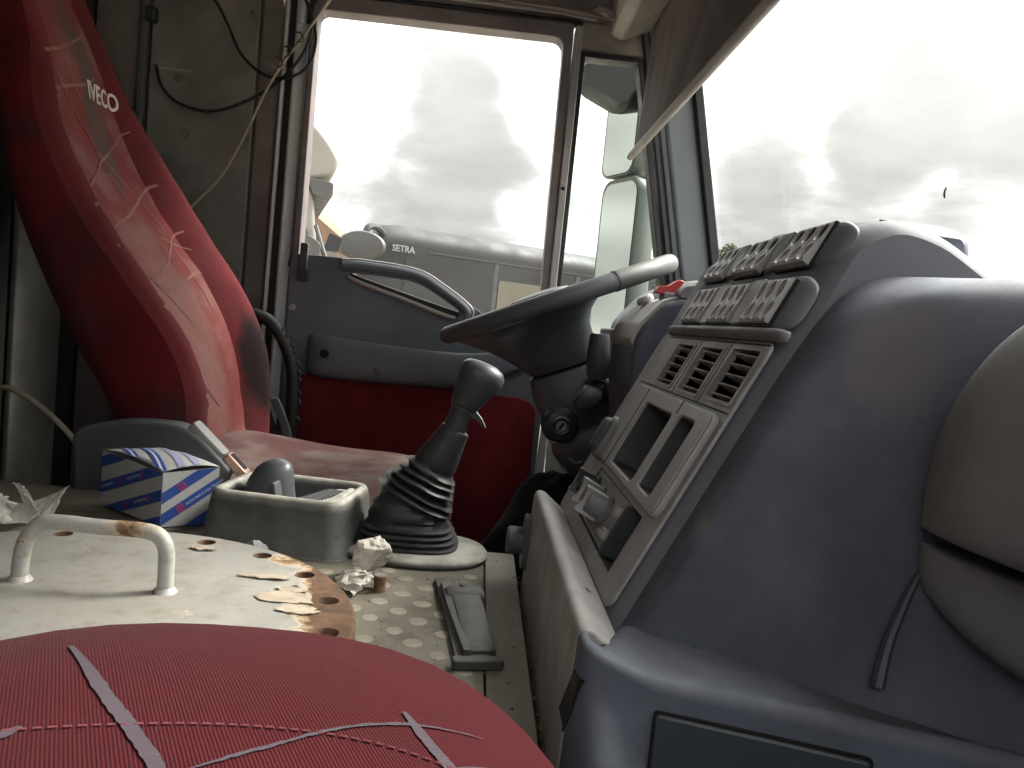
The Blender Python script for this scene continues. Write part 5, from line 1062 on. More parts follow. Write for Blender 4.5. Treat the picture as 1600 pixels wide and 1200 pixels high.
# ------------------------------------------------------------------ brake valve housing (grey tray) with its dark gaiter
tray = thing('lever_tray', 'grey plastic tray round a shiny dark parking lever boot', 'lever tray', (-0.235, 1.06, 0))
TF = fr((-0.232, 1.080, 0), Vector((1, -0.13, 0)).normalized(), Vector((0.13, 1, 0)).normalized(), (0, 0, 1))
def trr(hx, hy, z, r, sk=0): return [TF(p[0] + sk, p[1], z) for p in rrect(-hx, -hy, hx, hy, r, 6)]
MB().loft([trr(0.0965, 0.080, 0.0005, 0.022), trr(0.0950, 0.0785, 0.004, 0.022), trr(0.0900, 0.0735, 0.060, 0.024), trr(0.0885, 0.0720, 0.069, 0.024), trr(0.0850, 0.0685, 0.0735, 0.022), trr(0.0790, 0.0625, 0.0735, 0.020), trr(0.0750, 0.0585, 0.0700, 0.018), trr(0.0735, 0.0570, 0.064, 0.017), trr(0.0720, 0.0555, 0.036, 0.016)], True, True, True).build('housing', 'tray_grey', tray, angle=60)
MB().prism([(0.004, -0.054), (0.072, -0.054), (0.072, 0.054), (0.046, 0.054)], 0.036, 0.0645, TF).build('ledge', 'tray_grey', tray, 0.003, 3)
MB().prism([(0.052, -0.054), (0.0735, -0.054), (0.0735, 0.054), (0.060, 0.054)], 0.05, 0.0685, TF).build('ledge', 'tray_grey', tray, 0.006, 3)
for k in range(12):
    t = -0.044 + k * 0.0068
    MB().box((0.016 + (t + 0.05) * 0.26, t, 0.0640), (0.042 + (t + 0.05) * 0.26, t + 0.0034, 0.0668), TF).build('grip_rib', 'dark_grey', tray)
bt = []
for z_, r_, sx in ((0.034, 0.038, -0.012), (0.045, 0.036, -0.012), (0.062, 0.033, -0.010), (0.078, 0.029, -0.007), (0.092, 0.024, -0.004), (0.101, 0.0175, -0.001), (0.1055, 0.009, 0.0), (0.107, 0.002, 0.0)):
    bt.append([TF(-0.026 + sx + r_ * 1.05 * math.cos(6.2832 * k / 28), 0.004 + r_ * 0.9 * math.sin(6.2832 * k / 28), z_) for k in range(28)])
MB().loft(bt).build('lever_boot', 'wheel_grey', tray, angle=70)
MB().box((-0.001, -0.034, 0.030), (0.004, 0.034, 0.082), fr(TF(0.000, 0.0, 0), TF(1, 0, 0) - TF(0, 0, 0), TF(0, 1, 0) - TF(0, 0, 0), (-0.22, 0, 1))).build('boot_edge', 'dark_grey', tray, 0.0015)
# ------------------------------------------------------------------ loose things on the engine cover
# striped cardboard box
bx = thing('parts_box', 'small white cardboard box with blue diagonal stripes on the engine cover', 'cardboard box', (-0.41, 1.14, 0))
A0, A1, A2 = Vector((-0.404, 1.075, 0.002)), Vector((-0.528, 1.172, 0.002)), Vector((-0.345, 1.118, 0.002))
uL = (A1 - A0); uR = (A2 - A0); LL, LR = uL.length, uR.length; uL.normalize(); uR.normalize(); BH = 0.078
nL = Vector((uL.y, -uL.x, 0)); nL = -nL if nL.dot(uR) > 0 else nL
nR = Vector((uR.y, -uR.x, 0)); nR = -nR if nR.dot(uL) > 0 else nR
lean = Vector((-0.004, 0.0, 0))
v = [A0, A1, A1 + uR * LR, A2]
tops = [A0 + Vector((0.000, -0.001, BH - 0.004)), A1 + Vector((-0.001, 0.001, BH - 0.001)), A1 + uR * LR + Vector((0.0, 0.001, BH)), A2 + Vector((0.001, 0.0, BH + 0.001))]
def sheet(nm, q, mat='card_white', th=0.0006): return MB().add(q, [(0, 1, 2, 3)]).build(nm, mat, bx, solid=th, smooth=False)
for i, j in ((0, 1), (1, 2), (2, 3), (3, 0)): sheet('side_panel', [v[i], v[j], tops[j], tops[i]])
sheet('bottom_panel', v)
# top flap: bulged, its front edge lifted
def flap(u, w):
    p = (tops[0] * (1 - u) + tops[1] * u) * (1 - w) + (tops[3] * (1 - u) + tops[2] * u) * w
    return p + Vector((0, 0, 0.0015 + 0.006 * math.sin(math.pi * u) * (1 - 0.4 * w) + 0.005 * (1 - u) * w * (1 - w) * 4))
MB().grid(flap, 10, 8).build('top_flap', 'card_white', bx, solid=0.0006)
def quad2(P0, P1, P2, P3, off):     # bilinear chart of one face, s along, t up
    return lambda s_, t_, c=0: (P0 * (1 - s_) + P1 * s_) * (1 - t_) + (P3 * (1 - s_) + P2 * s_) * t_ + off * (0.0013 + c)
chL = quad2(A1, A0, tops[0], tops[1], nL); chR = quad2(A0, A2, tops[3], tops[0], nR)
def clip01(poly):
    for ax_, lim, sg in ((0, 0, 1), (0, 1, -1), (1, 0, 1), (1, 1, -1)):
        res = []
        for i in range(len(poly)):
            a, b = poly[i - 1], poly[i]; da, db = sg * (a[ax_] - lim), sg * (b[ax_] - lim)
            if (da < 0) != (db < 0):
                t = da / (da - db); res.append((a[0] + (b[0] - a[0]) * t, a[1] + (b[1] - a[1]) * t))
            if db >= 0: res.append(b)
        poly = res
        if not poly: break
    return poly
def stripe(ch, W_, H_, c0, wd, ang, mat, L=1.0, nm='printed_stripe', mid=None):
    ca, sa = math.cos(R(ang)), math.sin(R(ang)); q = []
    for a, b in ((-0.3, -wd / 2), (0.3, -wd / 2), (0.3, wd / 2), (-0.3, wd / 2)):
        x, y = c0[0] + a * ca - b * sa, c0[1] + a * sa + b * ca; q.append((x / W_, y / H_))
    q = clip01(q)
    if len(q) > 2: MB().add([ch(*p) for p in q], [tuple(range(len(q)))]).build(nm, mat, bx, smooth=False)
def onface(ch, W_, H_, c0, ang, text, size, mat, nm='print'):
    ca, sa = math.cos(R(ang)), math.sin(R(ang))
    lettering(nm, text, size, lambda a, b, c: ch((c0[0] + a * ca - b * sa) / W_, (c0[1] + a * sa + b * ca) / H_, 0.0004 + c * 0.1), mat, bx, 0.0003, 1.0)
def emblem(ch, W_, H_, c0, s_, ang):
    ca, sa = math.cos(R(ang)), math.sin(R(ang))
    for ring in ([(-1, -1), (1, -1), (1, -0.66), (-1, -0.66)], [(-1, 0.66), (1, 0.66), (1, 1), (-1, 1)], [(-1, -0.66), (-0.7, -0.66), (-0.7, 0.66), (-1, 0.66)], [(0.7, -0.66), (1, -0.66), (1, 0.66), (0.7, 0.66)], [(-0.4, -0.4), (0.0, -0.4), (0.35, 0.4), (-0.05, 0.4)]):
        q = [((c0[0] + s_ * (a * ca - b * sa)) / W_, (c0[1] + s_ * (a * sa + b * ca)) / H_) for a, b in ring]
        MB().add([ch(*p, 0.0005) for p in q], [(0, 1, 2, 3)]).build('emblem', 'print_red', bx, smooth=False)
WL_, WR_ = LL, LR
for k, cy_ in enumerate((0.083, 0.053, 0.023, -0.007)):
    stripe(chL, WL_, BH, (WL_ * 0.30 + 0.02 * k, cy_ - 0.004 + 0.0 * k), 0.0150, 21, 'print_blue')
    x0 = WL_ * 0.30 + 0.02 * k; y0 = cy_ - 0.004
    for a, tx in ((-0.052, 'AUTOMOTIVE'), (0.022, 'AUTOMOTIVE'), (0.066, 'AUTOMOTIVE')):
        px_, py_ = x0 + a * math.cos(R(21)), y0 + a * math.sin(R(21))
        if 0.016 < px_ < WL_ - 0.018 and 0.008 < py_ < BH - 0.012: onface(chL, WL_, BH, (px_, py_), 21, tx, 0.0055, 'print_white')
    for a in (-0.016, 0.044):
        px_, py_ = x0 + a * math.cos(R(21)), y0 + a * math.sin(R(21))
        if 0.006 < px_ < WL_ - 0.006 and 0.006 < py_ < BH - 0.010: emblem(chL, WL_, BH, (px_, py_), 0.0042, 21)
for k, (cx_, cy_) in enumerate(((0.043, 0.069), (0.043, 0.038), (0.053, 0.007))):
    stripe(chR, WR_, BH, (cx_, cy_), 0.0140, 33, 'print_blue')
    for a, tx in ((-0.040, 'FOR TRUCKS'), (0.014, 'AUTO PARTS FOR TRUCKS'), (0.02, '')):
        px_, py_ = cx_ + a * math.cos(R(33)), cy_ + a * math.sin(R(33))
        if tx and 0.02 < px_ < WR_ - 0.014 and 0.010 < py_ < BH - 0.014: onface(chR, WR_, BH, (px_, py_), 33, tx, 0.0046, 'print_white')
    for a in (-0.022,):
        px_, py_ = cx_ + a * math.cos(R(33)), cy_ + a * math.sin(R(33))
        if 0.006 < px_ < WR_ - 0.006 and 0.007 < py_ < BH - 0.007: emblem(chR, WR_, BH, (px_, py_), 0.0050, 33)
def chT(s_, t_, c=0): return flap(s_, t_) + Vector((0, 0, 0.0009 + c))
def topstripe(c, wd, mat):
    N = 12; L_, R_ = [], []
    for i in range(N + 1):
        s_ = i / N; t_ = c + (s_ - 0.5) * 0.75
        for dt, A in ((-wd / 2, L_), (wd / 2, R_)): A.append(chT(s_, min(1, max(0, t_ + dt))))
    MB().add(L_ + R_, [(i, i + 1, N + 2 + i, N + 1 + i) for i in range(N)]).build('printed_stripe', mat, bx)
for c, w_, m_ in ((0.02, 0.15, 'print_blue'), (0.02, 0.035, 'print_white'), (0.36, 0.15, 'print_blue'), (0.36, 0.04, 'print_white'), (0.70, 0.13, 'print_lilac'), (0.97, 0.12, 'print_lilac')): topstripe(c, w_, m_)

# crumpled papers
def crumple(name, label, c, r_, seed, mat, flat=0.7, sub=3, cat='paper'):
    bm = bmesh.new(); bmesh.ops.create_icosphere(bm, subdivisions=sub, radius=1.0); g = random.Random(seed)
    dirs = [(Vector((g.gauss(0, 1), g.gauss(0, 1), g.gauss(0, 1))).normalized(), g.uniform(0.45, 0.95)) for _ in range(26)]
    for v_ in bm.verts:
        n_ = v_.co.normalized(); k = 1.35
        for d_, h in dirs:
            q = n_.dot(d_)
            if q > 0.05: k = min(k, h / q)
        k = max(0.3, k) * g.uniform(0.90, 1.12); v_.co = Vector((n_.x * k * r_, n_.y * k * r_ * 0.9, n_.z * k * r_ * flat))
    zmin = min(v_.co.z for v_ in bm.verts)
    vs = [v_.co + Vector((c[0], c[1], c[2] - zmin)) for v_ in bm.verts]; fs = [[q.index for q in f.verts] for f in bm.faces]; bm.free()
    m = MB(); m.add(vs, fs); return tag(m.build(name, mat, smooth=False), label, cat)
crumple('crumpled_paper', 'crumpled ball of white paper beside the gear lever flange', (-0.103, 0.955, 0.0005), 0.030, 5, 'paper', 0.85)
def torn(name, label, pts, seed, mat='paper', wob=0.006, cat='paper'):
    """a sheet through a grid of points, wobbled"""
    g = random.Random(seed); nu, nv = len(pts) - 1, len(pts[0]) - 1
    rows_ = [catmull(r_, 5) for r_ in pts]; cols_ = [catmull([r_[j] for r_ in rows_], 5) for j in range(len(rows_[0]))]
    m = MB(); nu, nv = len(cols_) - 1, len(cols_[0]) - 1
    wv = {(i, j): Vector((g.gauss(0, 1), g.gauss(0, 1), abs(g.gauss(0, 1)))) * wob * 0.35 for i in range(nu + 1) for j in range(nv + 1)}
    m.grid(lambda u, w: cols_[round(u * nu)][round(w * nv)] + wv[(round(u * nu), round(w * nv))], nu, nv)
    return tag(m.build(name, mat, solid=0.0005, smooth=False), label, cat)
torn('torn_paper', 'flat torn scrap of paper on the cover in front of the crumpled ball', [[(-0.145, 0.93, 0.002), (-0.128, 0.945, 0.012), (-0.115, 0.95, 0.004)], [(-0.138, 0.905, 0.001), (-0.115, 0.915, 0.016), (-0.100, 0.925, 0.010)], [(-0.112, 0.880, 0.001), (-0.098, 0.895, 0.012), (-0.085, 0.915, 0.006)]], 3)
torn('curled_paper', 'pointed white curled sheet standing up behind the plate handle', [[(-0.490, 1.000, 0.066), (-0.492, 1.0, 0.064), (-0.494, 1.001, 0.062)], [(-0.520, 0.995, 0.048), (-0.510, 0.985, 0.036), (-0.502, 0.978, 0.026)], [(-0.565, 0.985, 0.034), (-0.545, 0.95, 0.016), (-0.520, 0.93, 0.034)], [(-0.63, 0.96, 0.020), (-0.60, 0.91, 0.034), (-0.56, 0.885, 0.033)]], 4, 'paper_grey', 0.002)
torn('paper_strip', 'thin folded strip of torn paper standing up at the far left', [[(-0.560, 1.005, 0.062), (-0.549, 1.003, 0.060)], [(-0.545, 0.995, 0.052), (-0.530, 0.990, 0.052)], [(-0.530, 0.985, 0.030), (-0.512, 0.98, 0.030)]], 6, 'paper', 0.003)
torn('paper_strip', 'wide ragged piece of torn paper lying at the left edge', [[(-0.60, 1.00, 0.050), (-0.575, 1.0, 0.046), (-0.545, 0.995, 0.038)], [(-0.61, 0.97, 0.034), (-0.575, 0.97, 0.044), (-0.538, 0.968, 0.024)], [(-0.61, 0.93, 0.034), (-0.58, 0.93, 0.030), (-0.545, 0.93, 0.032)]], 8, 'paper', 0.008)
film = crumple('plastic_film', 'scrap of clear crinkled plastic film against the grey tray', (-0.245, 0.963, 0.0005), 0.026, 11, 'clear_film', 0.7, 3, 'plastic film'); film.data.polygons.foreach_set('use_smooth', [False] * len(film.data.polygons))
# small nut
nut = thing('spacer_nut', 'small rusty steel bushing standing on the engine cover', 'bushing', (-0.0885, 0.905, 0))
MB().lathe([(0.0045, 0.0), (0.0068, 0.0), (0.0068, 0.011), (0.0078, 0.012), (0.0078, 0.0175), (0.0070, 0.0185), (0.0045, 0.0185), (0.0045, 0.0)], fr((-0.0885, 0.905, 0.0005), (1, 0, 0), (0, 1, 0), (0, 0, 1)), 18, False).build('sleeve', 'rust_nut', nut)
MB().lathe([(0.0046, 0.0186), (0.0072, 0.0186), (0.0070, 0.0192), (0.0048, 0.0192)], fr((-0.0885, 0.905, 0.0005), (1, 0, 0), (0, 1, 0), (0, 0, 1)), 18, True).build('top_ring', 'steel', nut)
# latch / pedal shaped clip lying on the cover
clip = thing('cover_latch', 'dark grey plastic latch lying lengthwise on the engine cover', 'latch', (0.01, 0.84, 0))
c0, c1 = Vector((-0.0165, 0.955, 0.0012)), Vector((0.026, 0.715, 0.0012)); cl = (c1 - c0); CLn = cl.length; cl.normalize(); cw = Vector((-cl.y, cl.x, 0)); cw = -cw if cw.x < 0 else cw
CF = fr(c0, cl, cw, (0, 0, 1))
MB().prism(rpoly([(0.0, -0.012), (0.0, 0.003), (0.004, 0.013), (CLn, 0.016), (CLn, -0.020), (0.15, -0.016)], 0.003, 2), 0.0, 0.0055, CF).build('base_strip', 'clip_grey', clip, 0.0015)
MB().prism(rpoly([(0.012, 0.001), (0.06, 0.002), (0.11, 0.000), (CLn - 0.014, -0.004), (CLn - 0.014, -0.012), (0.10, -0.012), (0.04, -0.009)], 0.002, 2), 0.005, 0.013, CF).build('side_rail', 'clip_grey', clip, 0.003, 3)
MB().loft([[CF(x, y, z_) for y, z_ in ((-0.008, 0.004), (-0.008, h - 0.003), (-0.004, h), (0.030, h), (0.034, h - 0.003), (0.034, 0.004))] for x, h in ((0.058, 0.010), (0.064, 0.018), (0.074, 0.020), (0.084, 0.018), (0.088, 0.012))]).build('hinge', 'clip_grey', clip, angle=50)
MB().loft([[CF(x, y, z_) for y, z_ in ((-w_, 0.003), (-w_, h - 0.002), (-w_ + 0.003, h), (w2 - 0.003, h), (w2, h - 0.002), (w2, 0.003))] for x, w_, w2, h in ((0.084, 0.004, 0.029, 0.015), (0.12, 0.005, 0.027, 0.0165), (0.175, 0.007, 0.023, 0.0145), (0.215, 0.008, 0.021, 0.0125), (0.222, 0.008, 0.021, 0.009))]).build('tongue', 'clip_grey', clip, 0.001, angle=50)
MB().prism(rrect(CLn - 0.010, -0.024, CLn + 0.003, 0.024, 0.003, 3), 0.0, 0.010, CF).build('end_bar', 'clip_grey', clip, 0.002)
MB().lathe([(0.0, 0.0195), (0.004, 0.0195), (0.0035, 0.022), (0.0, 0.0225)], fr(CF(0.072, 0.010, 0), (1, 0, 0), (0, 1, 0), (0, 0, 1)), 10, False).build('pin', 'rust_nut', clip)
# crumbs and grit
g = random.Random(3); gm = MB()
for _ in range(110):
    x, y = g.uniform(-0.14, 0.075), g.uniform(0.60, 1.06); s_ = abs(g.gauss(0.0007, 0.0006)) + 0.0004
    if math.hypot(x + 0.355, y - 0.7) < 0.27 or math.hypot(x + 0.06, y - 1.07) < 0.1: continue
    zc = 0.0012 if x > 0.0325 else 0.0
    a = g.uniform(0, 6.28); gm.add([(x + s_ * math.cos(a + k * 2.09) * g.uniform(0.6, 1.5), y + s_ * math.sin(a + k * 2.09), zc) for k in range(3)] + [(x, y, zc + s_ * 1.2)], [(0, 1, 3), (1, 2, 3), (2, 0, 3)])
for _ in range(120):
    y = g.uniform(0.54, 1.0); x = 0.0765 + g.uniform(-0.004, 0.002); s_ = g.uniform(0.0006, 0.0016)
    gm.add([(x - s_, y, 0.0), (x + s_, y + s_, 0.0), (x, y - s_ * 2, 0.0), (x, y, s_ * 1.5)], [(0, 1, 3), (1, 2, 3), (2, 0, 3)])
tag(gm.build('grit', 'rust_nut', smooth=False), 'loose dark grit scattered on the engine cover', kind='stuff')

# ------------------------------------------------------------------ cables
def cable(name, label, pts, r_, mat, cat='cable'): return tag(MB().tube(catmull(pts, 8), r_, 8).build(name, mat), label, cat)
cable('black_cable', 'thin black cable drooping lowest across the rear side wall', [(-0.842, 2.018, 0.852), (-0.82, 2.010, 0.80), (-0.775, 2.00, 0.765), (-0.70, 1.995, 0.752), (-0.63, 1.99, 0.775), (-0.57, 1.985, 0.81), (-0.535, 1.975, 0.836), (-0.505, 1.965, 0.865), (-0.478, 1.96, 0.905), (-0.466, 1.96, 0.95), (-0.470, 1.962, 1.0), (-0.47, 1.965, 1.06)], 0.0036, 'black_rubber')
cable('black_cable', 'black cable falling from the roof corner to the door frame', [(-0.79, 2.0, 1.08), (-0.74, 2.0, 1.03), (-0.705, 1.998, 1.01), (-0.668, 1.99, 0.955), (-0.635, 1.985, 0.895), (-0.59, 1.98, 0.856), (-0.545, 1.972, 0.840), (-0.50, 1.962, 0.846), (-0.462, 1.955, 0.878), (-0.452, 1.955, 0.935), (-0.468, 1.958, 0.99), (-0.492, 1.962, 1.04), (-0.50, 1.966, 1.08)], 0.0034, 'black_rubber')
cable('cream_cable', 'pale cord running from the window top down behind the driver seat', [(-0.40, 1.95, 1.065), (-0.44, 1.948, 1.00), (-0.475, 1.945, 0.942), (-0.525, 1.95, 0.865), (-0.56, 1.955, 0.80), (-0.60, 1.958, 0.70), (-0.637, 1.96, 0.62), (-0.665, 1.958, 0.575), (-0.70, 1.95, 0.53), (-0.732, 1.94, 0.485), (-0.76, 1.93, 0.45)], 0.0034, 'cream_wire')
cable('cream_cable', 'short pale wire twisted with the cables at the window corner', [(-0.41, 1.944, 1.055), (-0.448, 1.942, 0.985), (-0.49, 1.944, 0.915), (-0.535, 1.948, 0.86), (-0.548, 1.95, 0.868)], 0.0026, 'cream_wire')
for k, (x, z_) in enumerate(((-0.487, 0.928), (-0.512, 0.893), (-0.53, 0.868))):
    tag(MB().tube(catmull([(x - 0.008, 1.938, z_ + 0.012), (x + 0.006, 1.934, z_ + 0.009), (x + 0.010, 1.936, z_ - 0.006), (x - 0.004, 1.938, z_ - 0.010)], 5), 0.0018, 6).build('cable_tie', 'tray_grey'), ('uppermost', 'middle', 'lowest')[k] + ' of the small pale ties wrapped round the twisted cables', 'cable tie', 'ties round the cables')
tag(MB().tube(catmull([(-0.86, 2.0, 1.12), (-0.83, 2.0, 1.04), (-0.80, 2.0, 1.02), (-0.74, 2.0, 1.035), (-0.70, 2.0, 1.06)], 6), 0.016, 8).build('wire_bundle', 'black_rubber'), 'dark bundle of wires hanging in the roof corner', 'wire bundle')
tag(MB().box((-0.868, 2.0, 0.95), (-0.846, 2.03, 0.985)).build('wall_bracket', 'black_plastic', None, 0.004), 'small black bracket on the corner trim above the seat', 'bracket')
cable('header_wire', 'loose brown wire along the header above the driver door', [(-0.36, 1.93, 1.10), (-0.2, 1.925, 1.075), (-0.05, 1.922, 1.062), (0.10, 1.92, 1.055), (0.20, 1.915, 1.045), (0.235, 1.90, 1.035)], 0.0035, 'roof_brown')
cable('brown_cable', 'brown stiff cable arching up behind the cardboard box', [(-0.84, 1.42, 0.04), (-0.83, 1.40, 0.11), (-0.795, 1.38, 0.128), (-0.745, 1.36, 0.120), (-0.68, 1.34, 0.085), (-0.625, 1.325, 0.035), (-0.60, 1.32, -0.02)], 0.0048, 'cream_wire')
# roof grab strap and torn trim at the header corner
strap = thing('roof_strap', 'beige folded plastic strap hanging from the roof edge', 'roof strap', (0.13, 1.85, 1.08))
MB().loft([[Vector((x + dx, y, z_)) for dx, y in ((-w_, 1.83), (w_, 1.83), (w_, 1.845), (-w_, 1.845))] for x, z_, w_ in ((0.06, 1.145, 0.03), (0.10, 1.11, 0.03), (0.135, 1.08, 0.026), (0.165, 1.062, 0.016), (0.175, 1.058, 0.006))]).build('strap_body', 'trim_beige', strap, 0.004, 3)
MB().loft([[Vector((x + dx, y, z_)) for dx, y in ((-w_, 1.80), (w_, 1.80), (w_, 1.81), (-w_, 1.81))] for x, z_, w_ in ((0.13, 1.148, 0.02), (0.165, 1.12, 0.018), (0.175, 1.10, 0.010))]).build('strap_loop', 'trim_beige', strap, 0.004, 3)
torn('trim_scrap', 'crumpled bit of clear brownish trim at the header corner', [[(0.185, 1.90, 1.052), (0.20, 1.90, 1.060), (0.21, 1.90, 1.05)], [(0.205, 1.89, 1.036), (0.225, 1.89, 1.050), (0.235, 1.89, 1.036)], [(0.235, 1.88, 1.028), (0.25, 1.88, 1.035), (0.262, 1.88, 1.026)]], 12, 'trim_beige', 0.006, 'trim scrap')

# ------------------------------------------------------------------ pull-down blind above the windscreen
vis = thing('windscreen_blind', 'dark grey fabric blind pulled half way down the windscreen', 'sun blind', (0.32, 1.4, 0.9))
def vis_f(u, w):
    y = 0.93 + (1.955 - 0.93) * u; z_ = 0.752 + 0.295 * w
    return Vector((0.320 + 0.010 * w + 0.004 * math.sin(w * 3.1) + 0.0014 * math.sin(u * 70) * (0.4 + w), y - 0.010 * w * u, z_))
MB().grid(vis_f, 70, 12).build('blind_cloth', 'visor_cloth', vis, solid=0.0012, angle=80)
MB().tube([(0.318, 0.925, 0.750), (0.318, 1.965, 0.750)], 0.0085, 14, flat=1.15).build('bottom_bar', 'trim_beige', vis)
MB().tube([(0.318, 1.960, 0.750), (0.318, 1.984, 0.750)], 0.0075, 12).build('bar_end', 'dark_grey', vis)
MB().tube([(0.335, 0.92, 1.062), (0.335, 1.955, 1.062)], 0.018, 14).build('roller', 'roof_brown', vis)
# ------------------------------------------------------------------ outside the driver window
# mirrors on the door side
def mirror(name, label, cx_, cz_, w_, h_, y, shell, group=None, glass=True, dep=0.09, tilt=0.0):
    t = thing(name, label, 'truck mirror', (cx_, y, cz_), group)
    f = fr((cx_, y, cz_), Vector((0.39, -0.92, 0)).normalized(), (tilt, 0, 1), Vector((-0.92, -0.39, 0)).normalized())   # c axis: towards the back of the truck
    o1 = rrect(-w_ / 2, -h_ / 2, w_ / 2, h_ / 2, min(w_, h_) * 0.22, 6)
    def sc(k): return [(p[0] * k, p[1] * (1 - (1 - k) * 0.35)) for p in o1]
    MB().loft([[f(p[0], p[1], c) for p in sc(k)] for k, c in ((0.55, -dep), (0.82, -dep * 0.75), (0.96, -dep * 0.35), (1.0, 0.0), (0.97, 0.006), (0.92, 0.004))]).build('mirror_housing', shell, t, angle=50)
    if glass: MB().prism([(p[0] * 0.9, p[1] * 0.94) for p in o1], 0.0045, 0.0065, f).build('mirror_pane', 'mirror_glass', t)
    return t, f
mt, mf = mirror('main_mirror', 'tall pale green main mirror outside the quarter window', 0.365, 0.535, 0.20, 0.47, 2.36, 'mirror_shell')
mirror('wide_mirror', 'smaller wide angle mirror above the tall main mirror', 0.352, 0.895, 0.18, 0.24, 2.38, 'mirror_shell')
kt = thing('kerb_mirror', 'dark grey kerb mirror at the top of the quarter window', 'truck mirror', (0.28, 2.33, 1.03))
KF = fr((0.29, 2.32, 1.02), (1, 0, 0), (0, 0, 1), (0, 1, 0))
MB().loft([[KF(p[0] * k, p[1] * k, c) for p in rpoly([(-0.095, 0.045), (-0.075, -0.012), (0.035, -0.060), (0.062, -0.056), (0.095, 0.0), (0.11, 0.055), (-0.05, 0.07)], 0.022, 5)] for k, c in ((0.85, -0.01), (1.0, 0.01), (1.0, 0.08), (0.9, 0.11))]).build('mirror_housing', 'mirror_dark', kt, angle=50)
MB().tube([(0.36, 2.40, 1.06), (0.44, 2.35, 1.05), (0.50, 2.06, 1.02)], 0.016, 10).build('mirror_arm', 'mirror_dark', kt)
MB().tube([(0.42, 2.42, 1.02), (0.445, 2.44, 0.80), (0.455, 2.44, 0.55), (0.47, 2.42, 0.22), (0.50, 2.07, 0.20)], 0.016, 10).build('mirror_arm', 'mirror_shell', mt)

# long coach parked across the yard
bus = thing('parked_coach', 'long dark grey coach with painted beige reflections in its windows parked across the yard', 'coach', (-1.5, 11.2, GZ))
ang = R(31); BF = fr((-1.62, 10.95, GZ), (math.cos(ang), math.sin(ang), 0), (-math.sin(ang), math.cos(ang), 0), (0, 0, 1))    # a along, b away, c up
BLn, BW, BHt = 11.5, 2.4, 3.16
roofp = rpoly([(0, 0.35), (0, BHt - 0.16), (0.25, BHt), (BW - 0.25, BHt), (BW, BHt - 0.16), (BW, 0.35)], [0.05, 0.22, 0.2, 0.2, 0.22, 0.05], 4)
MB().loft([[BF(a + (0.44 * b if a < 0.5 else 0), BW / 2 + (b - BW / 2) * kb, 0.35 + (c - 0.35) * kc) for b, c in roofp] for a, kb, kc in ((-0.10, 0.86, 0.72), (-0.02, 0.96, 0.93), (0.14, 0.99, 0.985), (0.42, 1, 1), (1.8, 1, 1), (BLn - 0.2, 1, 1), (BLn, 0.97, 0.97))]).build('body', 'bus_dark', bus, angle=40)
MB().box((0.9, -0.010, 2.80), (BLn - 0.2, 0.01, 2.815), BF).build('gutter', 'truck_grey', bus)
x0 = 0.55
for k in range(7):
    w_ = 1.52; MB().prism(rrect(x0, 1.35, x0 + w_ - 0.07, 2.72, 0.04, 3), -0.014, -0.002, fr(BF(0, 0, 0), BF(1, 0, 0) - BF(0, 0, 0), (0, 0, 1), BF(0, 1, 0) - BF(0, 0, 0))).build('side_window', 'bus_dark', bus)
    if k: MB().prism(rrect(x0 + 0.02, 1.36, x0 + w_ - 0.10, 2.60 - 0.05 * k, 0.03, 3), -0.022, -0.015, fr(BF(0, 0, 0), BF(1, 0, 0) - BF(0, 0, 0), (0, 0, 1), BF(0, 1, 0) - BF(0, 0, 0))).build('window_reflection', 'bus_beige', bus)  # beige sheets paint the reflection in the lower window glass
    MB().box((x0 + w_ - 0.07, -0.013, 1.3), (x0 + w_, -0.001, 2.78), BF).build('window_post', 'black_plastic', bus)
    x0 += w_
MB().box((0.0, -0.012, 0.45), (BLn - 0.1, -0.002, 1.28), BF).build('lower_panel', 'bus_beige', bus)
lettering('lettering', 'SETRA', 0.125, fr(BF(0.50, -0.030, 2.80), BF(1, 0, 0) - BF(0, 0, 0), (0, 0, 1), BF(0, -1, 0) - BF(0, 0, 0)), 'bus_print', bus, 0.004, 0.95, 0.003)
for a in (2.2, 8.6): MB().lathe([(0.0, 0), (0.48, 0), (0.50, 0.05), (0.50, 0.28), (0.0, 0.28)], fr(BF(a, -0.02, 0.5), BF(1, 0, 0) - BF(0, 0, 0), (0, 0, 1), BF(0, 1, 0) - BF(0, 0, 0)), 24, False).build('wheel', 'black_rubber', bus)
# its mirror on a bent arm
MB().tube(catmull([BF(0.25, 0.1, 2.96), BF(0.05, -0.12, 3.02), BF(-0.14, -0.30, 3.00), BF(-0.20, -0.34, 2.90)], 5), 0.045, 8).build('mirror_arm', 'bus_dark', bus)
MB().lathe([(0.0, -0.06), (0.20, -0.05), (0.30, 0.0), (0.31, 0.05), (0.28, 0.10), (0.0, 0.12)], fr(BF(-0.23, -0.35, 2.74), (1.0, 0, 0), (0, 0, 0.62), (0, -1, 0)), 24, False).build('mirror_housing', 'truck_grey', bus)

